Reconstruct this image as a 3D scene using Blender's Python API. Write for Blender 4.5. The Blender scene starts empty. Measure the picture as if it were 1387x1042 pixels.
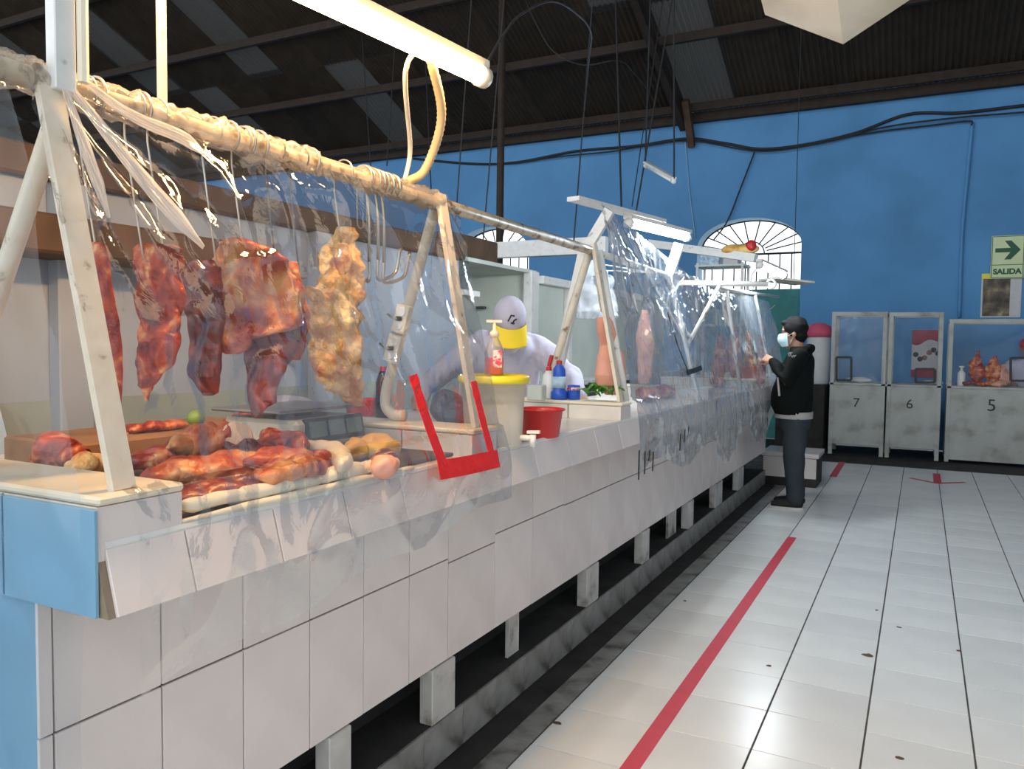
import bpy, bmesh, math, random
from mathutils import Vector, Matrix, noise
random.seed(7)
S = bpy.context.scene
COL = S.collection

# ------------------------------------------------------------------ camera
W, H, F, CH = 1387.0, 1042.0, 1072.0, 1.42
def _d(u, v):
    return Vector(((u - W/2)/F, -(v - H/2)/F, -1.0)).normalized()
_Y = _d(1248, 473); _X = -_d(-1409, 441); _X = (_X - _Y*_X.dot(_Y)).normalized(); _Z = _X.cross(_Y)
RM = Matrix((_X, _Y, _Z))                       # camera vector -> world vector
CAM = Vector((0, 0, CH))
cd = bpy.data.cameras.new('camera'); co = bpy.data.objects.new('camera', cd); COL.objects.link(co)
cd.sensor_fit = 'HORIZONTAL'; cd.sensor_width = 36.0; cd.lens = 36.0*F/W; cd.clip_start = 0.05
co.matrix_world = Matrix.Translation(CAM) @ RM.to_4x4()
S.camera = co
CR = (RM @ Vector((1, 0, 0))); CR.z = 0; CR.normalize()     # image-right, level
CD = Vector((-CR.y, CR.x, 0))                                # away from the lens, level
FWD = RM @ Vector((0, 0, -1))
def ray(u, v): return RM @ _d(u, v)
def PX(u, v, x): r = ray(u, v); return CAM + r*((x - CAM.x)/r.x)
def PY(u, v, y): r = ray(u, v); return CAM + r*((y - CAM.y)/r.y)
def PZ(u, v, z): r = ray(u, v); return CAM + r*((z - CAM.z)/r.z)
def depth(p): return (p - CAM).dot(FWD)

# ------------------------------------------------------------------ sky, exposure
S.view_settings.view_transform = 'Standard'; S.view_settings.look = 'None'
S.view_settings.exposure = 0.85; S.view_settings.gamma = 1.0; S.view_settings.use_curve_mapping = False
S.cycles.transparent_max_bounces = 24
S.cycles.max_bounces = 8
S.cycles.sample_clamp_indirect = 6.0
wd = bpy.data.worlds.new('sky'); S.world = wd; wd.use_nodes = True
wb = wd.node_tree.nodes['Background']; wb.inputs[0].default_value = (0.90, 0.96, 1.0, 1); wb.inputs[1].default_value = 1.05

# ------------------------------------------------------------------ materials
def nt_new(name):
    m = bpy.data.materials.new(name); m.use_nodes = True
    nt = m.node_tree; return m, nt, nt.nodes['Principled BSDF']
def c4(c): return (c[0], c[1], c[2], 1.0)
def mat(name, col, rough=0.5, metal=0.0, var=0.12, scale=8.0, bump=0.0, spec=0.5, stops=None, detail=5.0, dist=0.0, rand=0.0, coat=0.0, bscale=None):
    """plain colour broken up by noise; stops = colour ramp over the noise instead"""
    m, nt, b = nt_new(name); N, L = nt.nodes, nt.links
    tc = N.new('ShaderNodeTexCoord'); nz = N.new('ShaderNodeTexNoise')
    nz.inputs['Scale'].default_value = scale; nz.inputs['Detail'].default_value = detail; nz.inputs['Distortion'].default_value = dist
    L.new(tc.outputs['Object'], nz.inputs['Vector'])
    rp = N.new('ShaderNodeValToRGB'); L.new(nz.outputs['Fac'], rp.inputs['Fac'])
    if stops is None:
        stops = [(0.3, tuple(x*(1 - var) for x in col)), (0.7, tuple(min(1, x*(1 + var)) for x in col))]
    e = rp.color_ramp.elements
    while len(e) < len(stops): e.new(0.5)
    for k, (p, c) in enumerate(stops): e[k].position = p; e[k].color = c4(c)
    out = rp.outputs['Color']
    if rand > 0:
        oi = N.new('ShaderNodeObjectInfo'); mr = N.new('ShaderNodeMapRange')
        mr.inputs['To Min'].default_value = 1 - rand; mr.inputs['To Max'].default_value = 1 + rand*0.4
        L.new(oi.outputs['Random'], mr.inputs['Value'])
        hs = N.new('ShaderNodeHueSaturation'); L.new(out, hs.inputs['Color']); L.new(mr.outputs['Result'], hs.inputs['Value']); out = hs.outputs['Color']
    L.new(out, b.inputs['Base Color'])
    b.inputs['Roughness'].default_value = rough; b.inputs['Metallic'].default_value = metal; b.inputs['Specular IOR Level'].default_value = spec
    b.inputs['Coat Weight'].default_value = coat
    if bump > 0:
        bn = N.new('ShaderNodeTexNoise'); bn.inputs['Scale'].default_value = bscale or scale*3; bn.inputs['Detail'].default_value = 4
        L.new(tc.outputs['Object'], bn.inputs['Vector'])
        bp = N.new('ShaderNodeBump'); bp.inputs['Strength'].default_value = bump; bp.inputs['Distance'].default_value = 0.02
        L.new(bn.outputs['Fac'], bp.inputs['Height']); L.new(bp.outputs['Normal'], b.inputs['Normal'])
    return m
def emit(name, col, s):
    m, nt, b = nt_new(name)
    b.inputs['Base Color'].default_value = c4(col); b.inputs['Emission Color'].default_value = c4(col); b.inputs['Emission Strength'].default_value = s
    return m
def plastic(name, haze=0.05, gloss=0.5, base=0.03, rough=0.10, tint=(1, 1, 1), scale=14.0, bump=0.5, hcol=(0.9, 0.92, 0.95)):
    """clear film: transparent, glossy towards grazing angles, a little milky"""
    m, nt, b = nt_new(name); N, L = nt.nodes, nt.links; N.remove(b)
    out = N['Material Output']
    tc = N.new('ShaderNodeTexCoord'); nz = N.new('ShaderNodeTexNoise'); nz.inputs['Scale'].default_value = scale; nz.inputs['Detail'].default_value = 3; nz.inputs['Distortion'].default_value = 0.6
    L.new(tc.outputs['Object'], nz.inputs['Vector'])
    bp = N.new('ShaderNodeBump'); bp.inputs['Strength'].default_value = bump; bp.inputs['Distance'].default_value = 0.012; L.new(nz.outputs['Fac'], bp.inputs['Height'])
    lw = N.new('ShaderNodeLayerWeight'); lw.inputs['Blend'].default_value = 0.30; L.new(bp.outputs['Normal'], lw.inputs['Normal'])
    mr = N.new('ShaderNodeMapRange'); mr.inputs['To Min'].default_value = base; mr.inputs['To Max'].default_value = gloss; L.new(lw.outputs['Fresnel'], mr.inputs['Value'])
    tr = N.new('ShaderNodeBsdfTransparent'); tr.inputs['Color'].default_value = c4(tint)
    gl = N.new('ShaderNodeBsdfGlossy'); gl.inputs['Roughness'].default_value = rough; L.new(bp.outputs['Normal'], gl.inputs['Normal'])
    df = N.new('ShaderNodeBsdfTranslucent'); df.inputs['Color'].default_value = c4(hcol)
    d2 = N.new('ShaderNodeBsdfDiffuse'); d2.inputs['Color'].default_value = c4(hcol)
    mh = N.new('ShaderNodeMixShader'); mh.inputs['Fac'].default_value = 0.5; L.new(df.outputs[0], mh.inputs[1]); L.new(d2.outputs[0], mh.inputs[2])
    m1 = N.new('ShaderNodeMixShader'); L.new(mr.outputs['Result'], m1.inputs['Fac']); L.new(tr.outputs[0], m1.inputs[1]); L.new(gl.outputs[0], m1.inputs[2])
    m2 = N.new('ShaderNodeMixShader'); m2.inputs['Fac'].default_value = haze; L.new(m1.outputs[0], m2.inputs[1]); L.new(mh.outputs[0], m2.inputs[2])
    L.new(m2.outputs[0], out.inputs['Surface'])
    return m

M = {}
M['tile_floor'] = mat('floor tile glaze', (0.80, 0.81, 0.78), 0.26, var=0.05, scale=3, rand=0.07, spec=0.6)
M['grout'] = mat('dirty grout', (0.10, 0.09, 0.08), 0.9, var=0.3)
M['tile_white'] = mat('white wall tile glaze', (0.78, 0.70, 0.665), 0.25, var=0.05, scale=5, rand=0.06)
M['tile_shade_grub'] = mat('stained and shade darkened tile', (0.5, 0.48, 0.46), 0.35, scale=9, stops=[(0.30, (0.07, 0.06, 0.05)), (0.46, (0.24, 0.23, 0.21)), (0.7, (0.34, 0.33, 0.31))], rand=0.1)  # stains, plus overhang shade put into the overall dark tone
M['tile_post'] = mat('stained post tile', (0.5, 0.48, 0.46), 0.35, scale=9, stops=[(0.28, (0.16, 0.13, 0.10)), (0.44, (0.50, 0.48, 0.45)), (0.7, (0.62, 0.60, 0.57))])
M['tile_blue'] = mat('pale blue tile', (0.22, 0.42, 0.58), 0.3, var=0.08, scale=4)  # even pale blue with slight noise
M['grout_tan'] = mat('tan grout', (0.30, 0.23, 0.16), 0.9, var=0.3)
M['worktop'] = mat('worn worktop tile', (0.72, 0.68, 0.62), 0.25, var=0.1, scale=6)
M['void'] = mat('slot shade and cabinet black', (0.03, 0.027, 0.025), 0.95, var=0.3)  # near black: darkness of the base slots put into colour; also cabinet finish
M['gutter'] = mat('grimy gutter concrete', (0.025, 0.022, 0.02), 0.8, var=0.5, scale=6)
M['wall_blue'] = mat('blue painted plaster', (0.10, 0.24, 0.42), 0.75, scale=0.8, stops=[(0.28, (0.080, 0.235, 0.46)), (0.5, (0.098, 0.30, 0.59)), (0.75, (0.12, 0.35, 0.66))], bump=0.15, bscale=9, detail=7)
M['reveal'] = mat('pale blue arch reveal', (0.28, 0.46, 0.62), 0.7, var=0.08)
M['partition'] = mat('grey painted partition', (0.42, 0.46, 0.52), 0.7, scale=1.5, stops=[(0.3, (0.33, 0.37, 0.43)), (0.7, (0.44, 0.49, 0.56))], bump=0.1)
M['partition_low'] = mat('grey green dado paint', (0.36, 0.40, 0.35), 0.7, var=0.1, scale=2)
M['booth'] = mat('pale green white board', (0.55, 0.60, 0.54), 0.6, var=0.08, scale=3)
M['wood_dark'] = mat('dark brown timber', (0.10, 0.055, 0.03), 0.7, var=0.35, scale=5)
M['wood_mid'] = mat('brown chopping block wood', (0.26, 0.13, 0.06), 0.65, var=0.3, scale=7)
M['roof_metal'] = mat('dark brown roof sheet', (0.042, 0.029, 0.018), 0.9, var=0.35, scale=2.0, rand=0.25)  # dark brown, varied by noise and from sheet to sheet
M['purlin'] = mat('rusty purlin steel', (0.030, 0.018, 0.011), 0.8, var=0.3)
M['steel_cream'] = mat('cream painted steel', (0.70, 0.62, 0.50), 0.4, scale=22, stops=[(0.28, (0.25, 0.17, 0.10)), (0.36, (0.68, 0.60, 0.47)), (0.7, (0.76, 0.69, 0.57))])
M['pipe_rust'] = mat('worn cream pipe paint', (0.6, 0.5, 0.36), 0.4, scale=26, stops=[(0.36, (0.16, 0.10, 0.05)), (0.46, (0.55, 0.45, 0.31)), (0.7, (0.68, 0.58, 0.43))])
M['steel_white'] = mat('chipped white painted steel', (0.72, 0.72, 0.70), 0.4, scale=18, stops=[(0.27, (0.25, 0.22, 0.2)), (0.35, (0.70, 0.70, 0.68)), (0.7, (0.78, 0.78, 0.76))])
M['hook'] = mat('dull steel hook', (0.55, 0.50, 0.42), 0.3, metal=0.9, var=0.2)
M['hook_dark'] = mat('dark steel wire', (0.16, 0.15, 0.14), 0.4, metal=0.8, var=0.2)
M['cable'] = mat('black cable sheath', (0.015, 0.015, 0.016), 0.6, var=0.2)
M['flex'] = mat('yellowed corrugated conduit', (0.62, 0.47, 0.25), 0.5, var=0.1)
M['film'] = plastic('clear plastic film', haze=0.028, gloss=0.42, base=0.0, rough=0.05, scale=20, bump=0.22)
M['film_cool'] = plastic('milky plastic film', haze=0.17, gloss=0.70, base=0.0, rough=0.09, scale=18, bump=0.45)
M['film_end'] = plastic('bluish plastic film', haze=0.04, gloss=0.5, base=0.0, rough=0.08, scale=8, bump=0.15, tint=(0.93, 0.97, 1.0))
M['film_thick'] = plastic('gathered plastic film', haze=0.62, gloss=0.85, base=0.10, rough=0.14, scale=60, bump=0.6, hcol=(0.98, 0.96, 0.92))
M['film_wound'] = plastic('crumpled wound film', haze=0.22, gloss=0.8, base=0.05, rough=0.12, scale=40, bump=0.5, hcol=(0.95, 0.9, 0.8))
M['tape_red'] = mat('glossy red tape', (0.75, 0.02, 0.02), 0.3, var=0.1, scale=30, bump=0.25)
M['tape_floor'] = mat('red floor tape', (0.62, 0.03, 0.06), 0.5, var=0.08, scale=12)
M['tape_black'] = mat('black tape', (0.015, 0.015, 0.015), 0.45, var=0.2)
M['meat'] = mat('raw red meat', (0.3, 0.05, 0.03), 0.35, scale=17, dist=0.7, detail=9, stops=[(0.28, (0.09, 0.008, 0.006)), (0.42, (0.26, 0.02, 0.010)), (0.53, (0.46, 0.06, 0.02)), (0.60, (0.66, 0.24, 0.09)), (0.70, (0.82, 0.54, 0.30))], bump=0.5, bscale=40, coat=0.2)
M['meat_dark'] = mat('dark lean meat', (0.2, 0.02, 0.02), 0.3, scale=15, dist=0.7, detail=9, stops=[(0.3, (0.055, 0.006, 0.007)), (0.48, (0.17, 0.018, 0.013)), (0.60, (0.32, 0.045, 0.025)), (0.72, (0.55, 0.22, 0.12))], bump=0.4, bscale=35, coat=0.3)
M['meat_fatty'] = mat('fatty pink meat', (0.5, 0.2, 0.1), 0.38, scale=14, dist=0.7, detail=9, stops=[(0.30, (0.18, 0.016, 0.008)), (0.42, (0.42, 0.055, 0.018)), (0.53, (0.62, 0.19, 0.06)), (0.64, (0.76, 0.38, 0.15)), (0.78, (0.86, 0.64, 0.38))], bump=0.5, bscale=35, coat=0.2)
M['fat'] = mat('yellow beef fat', (0.8, 0.5, 0.2), 0.4, scale=18, dist=0.7, detail=9, stops=[(0.26, (0.50, 0.13, 0.04)), (0.40, (0.72, 0.36, 0.12)), (0.55, (0.84, 0.56, 0.24)), (0.75, (0.90, 0.74, 0.45))], bump=0.7, bscale=45)
M['bone'] = mat('sawn bone face', (0.78, 0.52, 0.33), 0.5, var=0.15, scale=25)
M['pork'] = mat('pink pork skin', (0.72, 0.34, 0.24), 0.45, var=0.12, scale=6, bump=0.15)
M['tripe'] = mat('cream tripe', (0.80, 0.68, 0.48), 0.5, var=0.12, scale=10, bump=0.2)
M['chicken'] = mat('yellow chicken skin', (0.72, 0.42, 0.10), 0.45, scale=9, stops=[(0.3, (0.5, 0.22, 0.06)), (0.5, (0.74, 0.46, 0.12)), (0.75, (0.85, 0.64, 0.30))], bump=0.3)
M['liver'] = mat('liver', (0.20, 0.05, 0.03), 0.25, var=0.3, coat=0.4)
M['lime'] = mat('green lime peel', (0.20, 0.32, 0.05), 0.4, var=0.2)
M['lettuce'] = mat('green leaf', (0.10, 0.33, 0.05), 0.5, var=0.35, scale=14)
M['cloth_white'] = mat('white coat cloth', (0.52, 0.51, 0.62), 0.9, var=0.08, scale=5, bump=0.3, bscale=9, spec=0.2)
M['cloth_cream'] = mat('cream cotton cloth', (0.78, 0.72, 0.56), 0.85, var=0.06)
M['cloth_blue'] = mat('pale blue cloth', (0.60, 0.68, 0.74), 0.85, var=0.08)
M['bag'] = plastic('white carrier bag', haze=0.62, gloss=0.4, base=0.03, rough=0.25, scale=20, bump=0.6, hcol=(0.5, 0.52, 0.55))
M['bag_dark'] = mat('dark grey bag', (0.12, 0.12, 0.14), 0.25, var=0.5, scale=12, bump=0.8)
M['yellow'] = mat('bright yellow plastic', (0.85, 0.72, 0.03), 0.35, var=0.05)
M['yellow_brim'] = mat('yellow cap brim', (0.88, 0.66, 0.02), 0.6, var=0.05)
M['tub'] = plastic('cloudy polypropylene', haze=0.60, gloss=0.4, base=0.02, rough=0.3, scale=4, bump=0.02, hcol=(0.95, 0.92, 0.85), tint=(0.96, 0.94, 0.9))
M['water'] = mat('cloudy water', (0.72, 0.66, 0.56), 0.2, var=0.08)
M['red_pl'] = mat('red plastic', (0.55, 0.025, 0.025), 0.3, var=0.06)
M['blue_pl'] = mat('blue plastic', (0.02, 0.10, 0.55), 0.3, var=0.06)
M['white_pl'] = mat('white plastic', (0.78, 0.77, 0.73), 0.35, var=0.04)
M['cream_pl'] = mat('cream plastic', (0.80, 0.72, 0.56), 0.4, var=0.05)
M['black_pl'] = mat('black plastic', (0.02, 0.02, 0.022), 0.35, var=0.2)
M['label_blue'] = mat('pale blue label', (0.45, 0.62, 0.85), 0.5, var=0.4, scale=25)
M['label_red'] = mat('red printed label', (0.7, 0.08, 0.12), 0.5, scale=35, stops=[(0.4, (0.65, 0.05, 0.10)), (0.52, (0.85, 0.8, 0.75)), (0.6, (0.6, 0.05, 0.1))])
M['soap'] = mat('pink liquid soap', (0.85, 0.06, 0.16), 0.2, var=0.06)
M['clear_pl'] = plastic('clear bottle plastic', haze=0.22, gloss=0.7, base=0.06, rough=0.08, scale=3, bump=0.02, hcol=(0.9, 0.85, 0.8))
M['screen'] = mat('grey green display', (0.16, 0.24, 0.25), 0.2, var=0.2, scale=30)
M['platter'] = mat('brushed steel platter', (0.35, 0.33, 0.31), 0.3, metal=0.8, var=0.15)
M['cola'] = mat('dark cola', (0.02, 0.008, 0.006), 0.12, var=0.2)
M['skin'] = mat('tan skin', (0.42, 0.22, 0.14), 0.55, var=0.1, scale=10)
M['hair'] = mat('black hair', (0.008, 0.007, 0.006), 0.7, spec=0.2, var=0.3, scale=60, bump=0.5)
M['jacket'] = mat('black green jacket nylon', (0.005, 0.0065, 0.006), 0.85, spec=0.15, var=0.25, scale=7, bump=0.35, bscale=10)
M['trouser'] = mat('slate grey trousers', (0.040, 0.050, 0.060), 0.9, spec=0.2, var=0.15, scale=6, bump=0.25, bscale=10)
M['shirt'] = mat('grey shirt hem', (0.40, 0.38, 0.36), 0.8, var=0.08)
M['mask'] = mat('pale blue surgical mask', (0.55, 0.76, 0.82), 0.8, var=0.05)
M['shoe'] = mat('black canvas shoe', (0.012, 0.012, 0.014), 0.7, var=0.2)
M['sole'] = mat('white rubber sole', (0.62, 0.60, 0.56), 0.6, var=0.1)
M['sign'] = mat('pale green sign board', (0.70, 0.80, 0.46), 0.5, var=0.03)
M['sign_dark'] = mat('dark green print', (0.01, 0.10, 0.05), 0.5, var=0.05)
M['ink'] = mat('black painted digit', (0.03, 0.03, 0.03), 0.6, var=0.1)
M['poster_dark'] = mat('dark brown photo print', (0.1, 0.08, 0.05), 0.5, scale=7, stops=[(0.35, (0.03, 0.022, 0.015)), (0.5, (0.10, 0.075, 0.05)), (0.62, (0.22, 0.17, 0.10)), (0.75, (0.45, 0.42, 0.30))], detail=8)
M['paper'] = mat('white poster paper', (0.62, 0.62, 0.62), 0.6, var=0.05)
M['poster_red'] = mat('red poster print', (0.42, 0.05, 0.08), 0.6, var=0.15, scale=9)
M['pink'] = mat('pink cloth', (0.62, 0.10, 0.18), 0.8, var=0.1)
M['panel_grey'] = mat('grubby white panel', (0.46, 0.47, 0.44), 0.6, scale=4, stops=[(0.28, (0.25, 0.23, 0.19)), (0.48, (0.44, 0.45, 0.42)), (0.75, (0.52, 0.53, 0.50))])
M['lamp_warm'] = emit('lit warm tube', (1.0, 0.56, 0.22), 64.0)
M['lamp_cool'] = emit('lit cool tube', (0.84, 0.93, 1.0), 130.0)
M['lamp_off'] = mat('unlit white tube', (0.8, 0.82, 0.82), 0.3, var=0.03)
M['teal'] = mat('teal door paint', (0.03, 0.22, 0.22), 0.6, var=0.15)
M['iron'] = mat('black iron bar', (0.015, 0.013, 0.012), 0.6, var=0.2)
M['sheetmetal'] = mat('cream reflector metal', (0.66, 0.62, 0.52), 0.45, scale=3, stops=[(0.3, (0.45, 0.40, 0.30)), (0.6, (0.70, 0.67, 0.58))])
def _trans():
    m, nt, b = nt_new('dirty translucent roof sheet'); N, L = nt.nodes, nt.links
    b.inputs['Base Color'].default_value = (0.12, 0.11, 0.10, 1); b.inputs['Roughness'].default_value = 0.6
    nz = N.new('ShaderNodeTexNoise'); nz.inputs['Scale'].default_value = 1.5
    rp = N.new('ShaderNodeValToRGB'); rp.color_ramp.elements[0].color = (0.010, 0.010, 0.010, 1); rp.color_ramp.elements[1].color = (0.04, 0.042, 0.042, 1); L.new(nz.outputs['Fac'], rp.inputs['Fac'])
    t = N.new('ShaderNodeBsdfTranslucent'); L.new(rp.outputs['Color'], t.inputs['Color'])
    mx = N.new('ShaderNodeMixShader'); mx.inputs['Fac'].default_value = 0.6
    L.new(b.outputs[0], mx.inputs[1]); L.new(t.outputs[0], mx.inputs[2]); L.new(mx.outputs[0], N['Material Output'].inputs['Surface'])
    return m
M['roof_clear'] = _trans()

# ------------------------------------------------------------------ mesh helpers
BASE = {}
class MB:
    def __init__(s): s.v = []; s.f = []
    def quad_grid(s, rows, closed=False, caps=False):
        """rows: list of equally long point lists"""
        b = len(s.v); n = len(rows[0])
        for r in rows: s.v += [Vector(p) for p in r]
        for i in range(len(rows) - 1):
            for j in range(n if closed else n - 1):
                k = (j + 1) % n
                s.f.append((b + i*n + j, b + i*n + k, b + (i + 1)*n + k, b + (i + 1)*n + j))
        if caps:
            for i, rev in ((0, True), (len(rows) - 1, False)):
                c = len(s.v); s.v.append(sum((Vector(p) for p in rows[i]), Vector())/n)
                for j in range(n):
                    a, d = b + i*n + j, b + i*n + (j + 1) % n
                    s.f.append((d, a, c) if rev else (a, d, c))
        return s
    def box(s, lo, hi, bev=0.0, mx=None):
        x0, y0, z0 = lo; x1, y1, z1 = hi
        bm = bmesh.new(); bmesh.ops.create_cube(bm, size=1.0)
        for v in bm.verts:
            v.co = Vector(((x0 + x1)/2 + v.co.x*(x1 - x0), (y0 + y1)/2 + v.co.y*(y1 - y0), (z0 + z1)/2 + v.co.z*(z1 - z0)))
        if bev > 0: bmesh.ops.bevel(bm, geom=bm.edges[:], offset=bev, segments=1, affect='EDGES', profile=0.5)
        return s.add_bm(bm, mx)
    def add_bm(s, bm, mx=None):
        b = len(s.v); bm.verts.index_update()
        for v in bm.verts: s.v.append((mx @ v.co) if mx else v.co.copy())
        for f in bm.faces: s.f.append(tuple(b + v.index for v in f.verts))
        bm.free(); return s
    def tube(s, pts, r, seg=8, caps=True):
        pts = [Vector(p) for p in pts]; rows = []; up = None
        for i, p in enumerate(pts):
            t = (pts[min(i + 1, len(pts) - 1)] - pts[max(i - 1, 0)]).normalized()
            if up is None:
                up = Vector((0, 0, 1)) if abs(t.z) < 0.9 else Vector((1, 0, 0))
            a = t.cross(up)
            if a.length < 1e-4: a = t.cross(Vector((0, 1, 0.3)))
            a.normalize(); c = a.cross(t).normalized(); up = c
            rr = r[i] if isinstance(r, (list, tuple)) else r
            rows.append([p + a*math.cos(2*math.pi*k/seg)*rr + c*math.sin(2*math.pi*k/seg)*rr for k in range(seg)])
        return s.quad_grid(rows, True, caps)
    def bar(s, p, q, w, t, nrm=(1, 0, 0)):
        """rectangular bar from p to q; w = width across, t = thickness along nrm"""
        p, q = Vector(p), Vector(q); d = (q - p).normalized(); n = Vector(nrm); n = (n - d*n.dot(d)).normalized(); a = d.cross(n)
        rows = [[c + a*(w/2)*sx + n*(t/2)*sy for sx, sy in ((-1, -1), (1, -1), (1, 1), (-1, 1))] for c in (p, q)]
        return s.quad_grid(rows, True, True)
    def lathe(s, prof, c, seg=28, axis=None):
        """prof: (radius, height) pairs about the vertical through c"""
        c = Vector(c)
        rows = [[c + Vector((r*math.cos(2*math.pi*k/seg), r*math.sin(2*math.pi*k/seg), z)) for k in range(seg)] for r, z in prof]
        if axis is not None:
            q = Vector((0, 0, 1)).rotation_difference(Vector(axis)).to_matrix()
            rows = [[c + q @ (p - c) for p in r] for r in rows]
        return s.quad_grid(rows, True, True)
    def sphere(s, c, r, seg=20, rings=12, sc=(1, 1, 1), amp=0.0, fr=8.0, seed=0, rot=None):
        c = Vector(c); rows = []
        for i in range(1, rings):
            th = math.pi*i/rings; row = []
            for k in range(seg):
                n = Vector((math.sin(th)*math.cos(2*math.pi*k/seg), math.sin(th)*math.sin(2*math.pi*k/seg), math.cos(th)))
                p = Vector((n.x*r*sc[0], n.y*r*sc[1], n.z*r*sc[2]))
                if rot: p = rot @ p
                p = c + p
                if amp: p += n*noise.noise(p*fr + Vector((seed, seed*1.7, 0)))*amp
                row.append(p)
            rows.append(row)
        return s.quad_grid(rows, True, True)
    def build(s, name, m, parent=None, smooth=False, label=None, at=None, fix=True):
        base = BASE[parent.name] if parent else Vector(at) if at is not None else Vector((0, 0, 0))
        me = bpy.data.meshes.new(name)
        me.from_pydata([tuple(v - base) for v in s.v], [], s.f)
        if fix:
            bm = bmesh.new(); bm.from_mesh(me); bmesh.ops.recalc_face_normals(bm, faces=bm.faces); bm.to_mesh(me); bm.free()
        if smooth: me.polygons.foreach_set('use_smooth', [True]*len(me.polygons))
        me.materials.append(M[m] if isinstance(m, str) else m)
        o = bpy.data.objects.new(name, me); COL.objects.link(o)
        if parent: o.parent = parent
        else: o.location = base
        BASE[o.name] = base
        if label: o['label'] = label
        return o
def thing(name, label, cat, at, group=None):
    o = bpy.data.objects.new(name, None); o.empty_display_size = 0.1; COL.objects.link(o)
    o.location = at; BASE[o.name] = Vector(at); return tag(o, label, cat, group)
def tag(o, label, cat, group=None, kind=None):
    o['label'] = label; o['category'] = cat
    if group: o['group'] = group
    if kind: o['kind'] = kind
    return o
def struct(o): o['kind'] = 'structure'; return o
def piece(name, me, loc, parent, m=None):
    """one more object on shared mesh data"""
    o = bpy.data.objects.new(name, me); COL.objects.link(o); o.parent = parent
    o.location = Vector(loc) - BASE[parent.name]; return o
def box_mesh(name, dims, m, bev=0.002):
    mb = MB().box((-dims[0]/2, -dims[1]/2, -dims[2]/2), (dims[0]/2, dims[1]/2, dims[2]/2), bev)
    me = bpy.data.meshes.new(name); me.from_pydata([tuple(v) for v in mb.v], [], mb.f); me.materials.append(M[m]); return me
def fbm(p, o=3):
    a, t = 1.0, 0.0
    for _ in range(o): t += a*noise.noise(p); p = p*2.03; a *= 0.5
    return t
def lerp_rows(keys, n):
    """keys: list of equal tuples; smooth resample into n rows"""
    out = []
    for i in range(n):
        t = i/(n - 1)*(len(keys) - 1); k = min(int(t), len(keys) - 2); u = t - k; u = u*u*(3 - 2*u)*0.5 + u*0.5
        out.append(tuple(a + (b - a)*u for a, b in zip(keys[k], keys[k + 1])))
    return out
def sil(keys, X, tk, amp=0.012, fr=14.0, seed=0, n=72, seg=52, px=PX):
    """a hanging body: (v, left u, right u) down its outline, standing on the plane x = X"""
    rows = []; off = Vector((seed*3.1, seed*1.3, seed*0.7))
    for i, (v, a, b) in enumerate(lerp_rows(keys, n)):
        c = px((a + b)/2, v, X); hw = (b - a)/2*depth(c)/F; r = []
        for k in range(seg):
            t = 2*math.pi*k/seg; dx, dy = math.cos(t), math.sin(t)
            p = c + CR*hw*dx + CD*max(hw*tk, 0.008)*dy
            nn = (CR*dx + CD*dy)
            s = min(1.0, hw/0.04)
            q = Vector((p.x, p.y, p.z*0.55))
            p += nn*(fbm(q*fr + off, 4)*amp*s + (abs(noise.noise(q*fr*0.9 + off)) - 0.25)*amp*1.3*s + (abs(noise.noise(q*fr*2.3 - off)) - 0.25)*amp*1.1*s)
            r.append(p)
        rows.append(r)
    return MB().quad_grid(rows, True, True)
def worm(keys, amp=0.01, fr=14.0, seed=0, n=44, seg=36, flat=(0, 0, 1)):
    """a lying body: (x, y, z, half width, half height) along its length"""
    ks = lerp_rows(keys, n); rows = []; off = Vector((seed*2.3, seed, -seed*1.9))
    for i, (x, y, z, w, h) in enumerate(ks):
        p = Vector((x, y, z)); q0 = Vector(ks[max(i - 1, 0)][:3]); q1 = Vector(ks[min(i + 1, n - 1)][:3])
        t = (q1 - q0).normalized(); a = t.cross(Vector(flat))
        if a.length < 1e-3: a = Vector((1, 0, 0))
        a.normalize(); b = a.cross(t).normalized(); r = []
        e = math.sin(math.pi*min(max((i + 0.6)/(n + 0.2), 0), 1))**0.35
        for k in range(seg):
            g = 2*math.pi*k/seg; nn = a*math.cos(g) + b*math.sin(g)
            pt = p + a*math.cos(g)*w*e + b*math.sin(g)*h*e
            pt += nn*(fbm(pt*fr + off, 4)*amp + (abs(noise.noise(pt*fr*1.1 - off)) - 0.25)*amp*1.6)
            r.append(pt)
        rows.append(r)
    return MB().quad_grid(rows, True, True)
def arc_pts(c, r, a0, a1, n, ax=(1, 0, 0), ay=(0, 0, 1)):
    return [Vector(c) + Vector(ax)*math.cos(a0 + (a1 - a0)*i/n)*r + Vector(ay)*math.sin(a0 + (a1 - a0)*i/n)*r for i in range(n + 1)]
def curve_pts(pts, n=8):
    """Catmull-Rom through pts"""
    P = [Vector(p) for p in pts]; P = [P[0]*2 - P[1]] + P + [P[-1]*2 - P[-2]]; out = []
    for i in range(1, len(P) - 2):
        for k in range(n):
            t = k/n; a, b, c, d = P[i - 1], P[i], P[i + 1], P[i + 2]
            out.append(0.5*((2*b) + (c - a)*t + (2*a - 5*b + 4*c - d)*t*t + (3*b - a - 3*c + d)*t**3))
    out.append(P[-2]); return out
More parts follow.
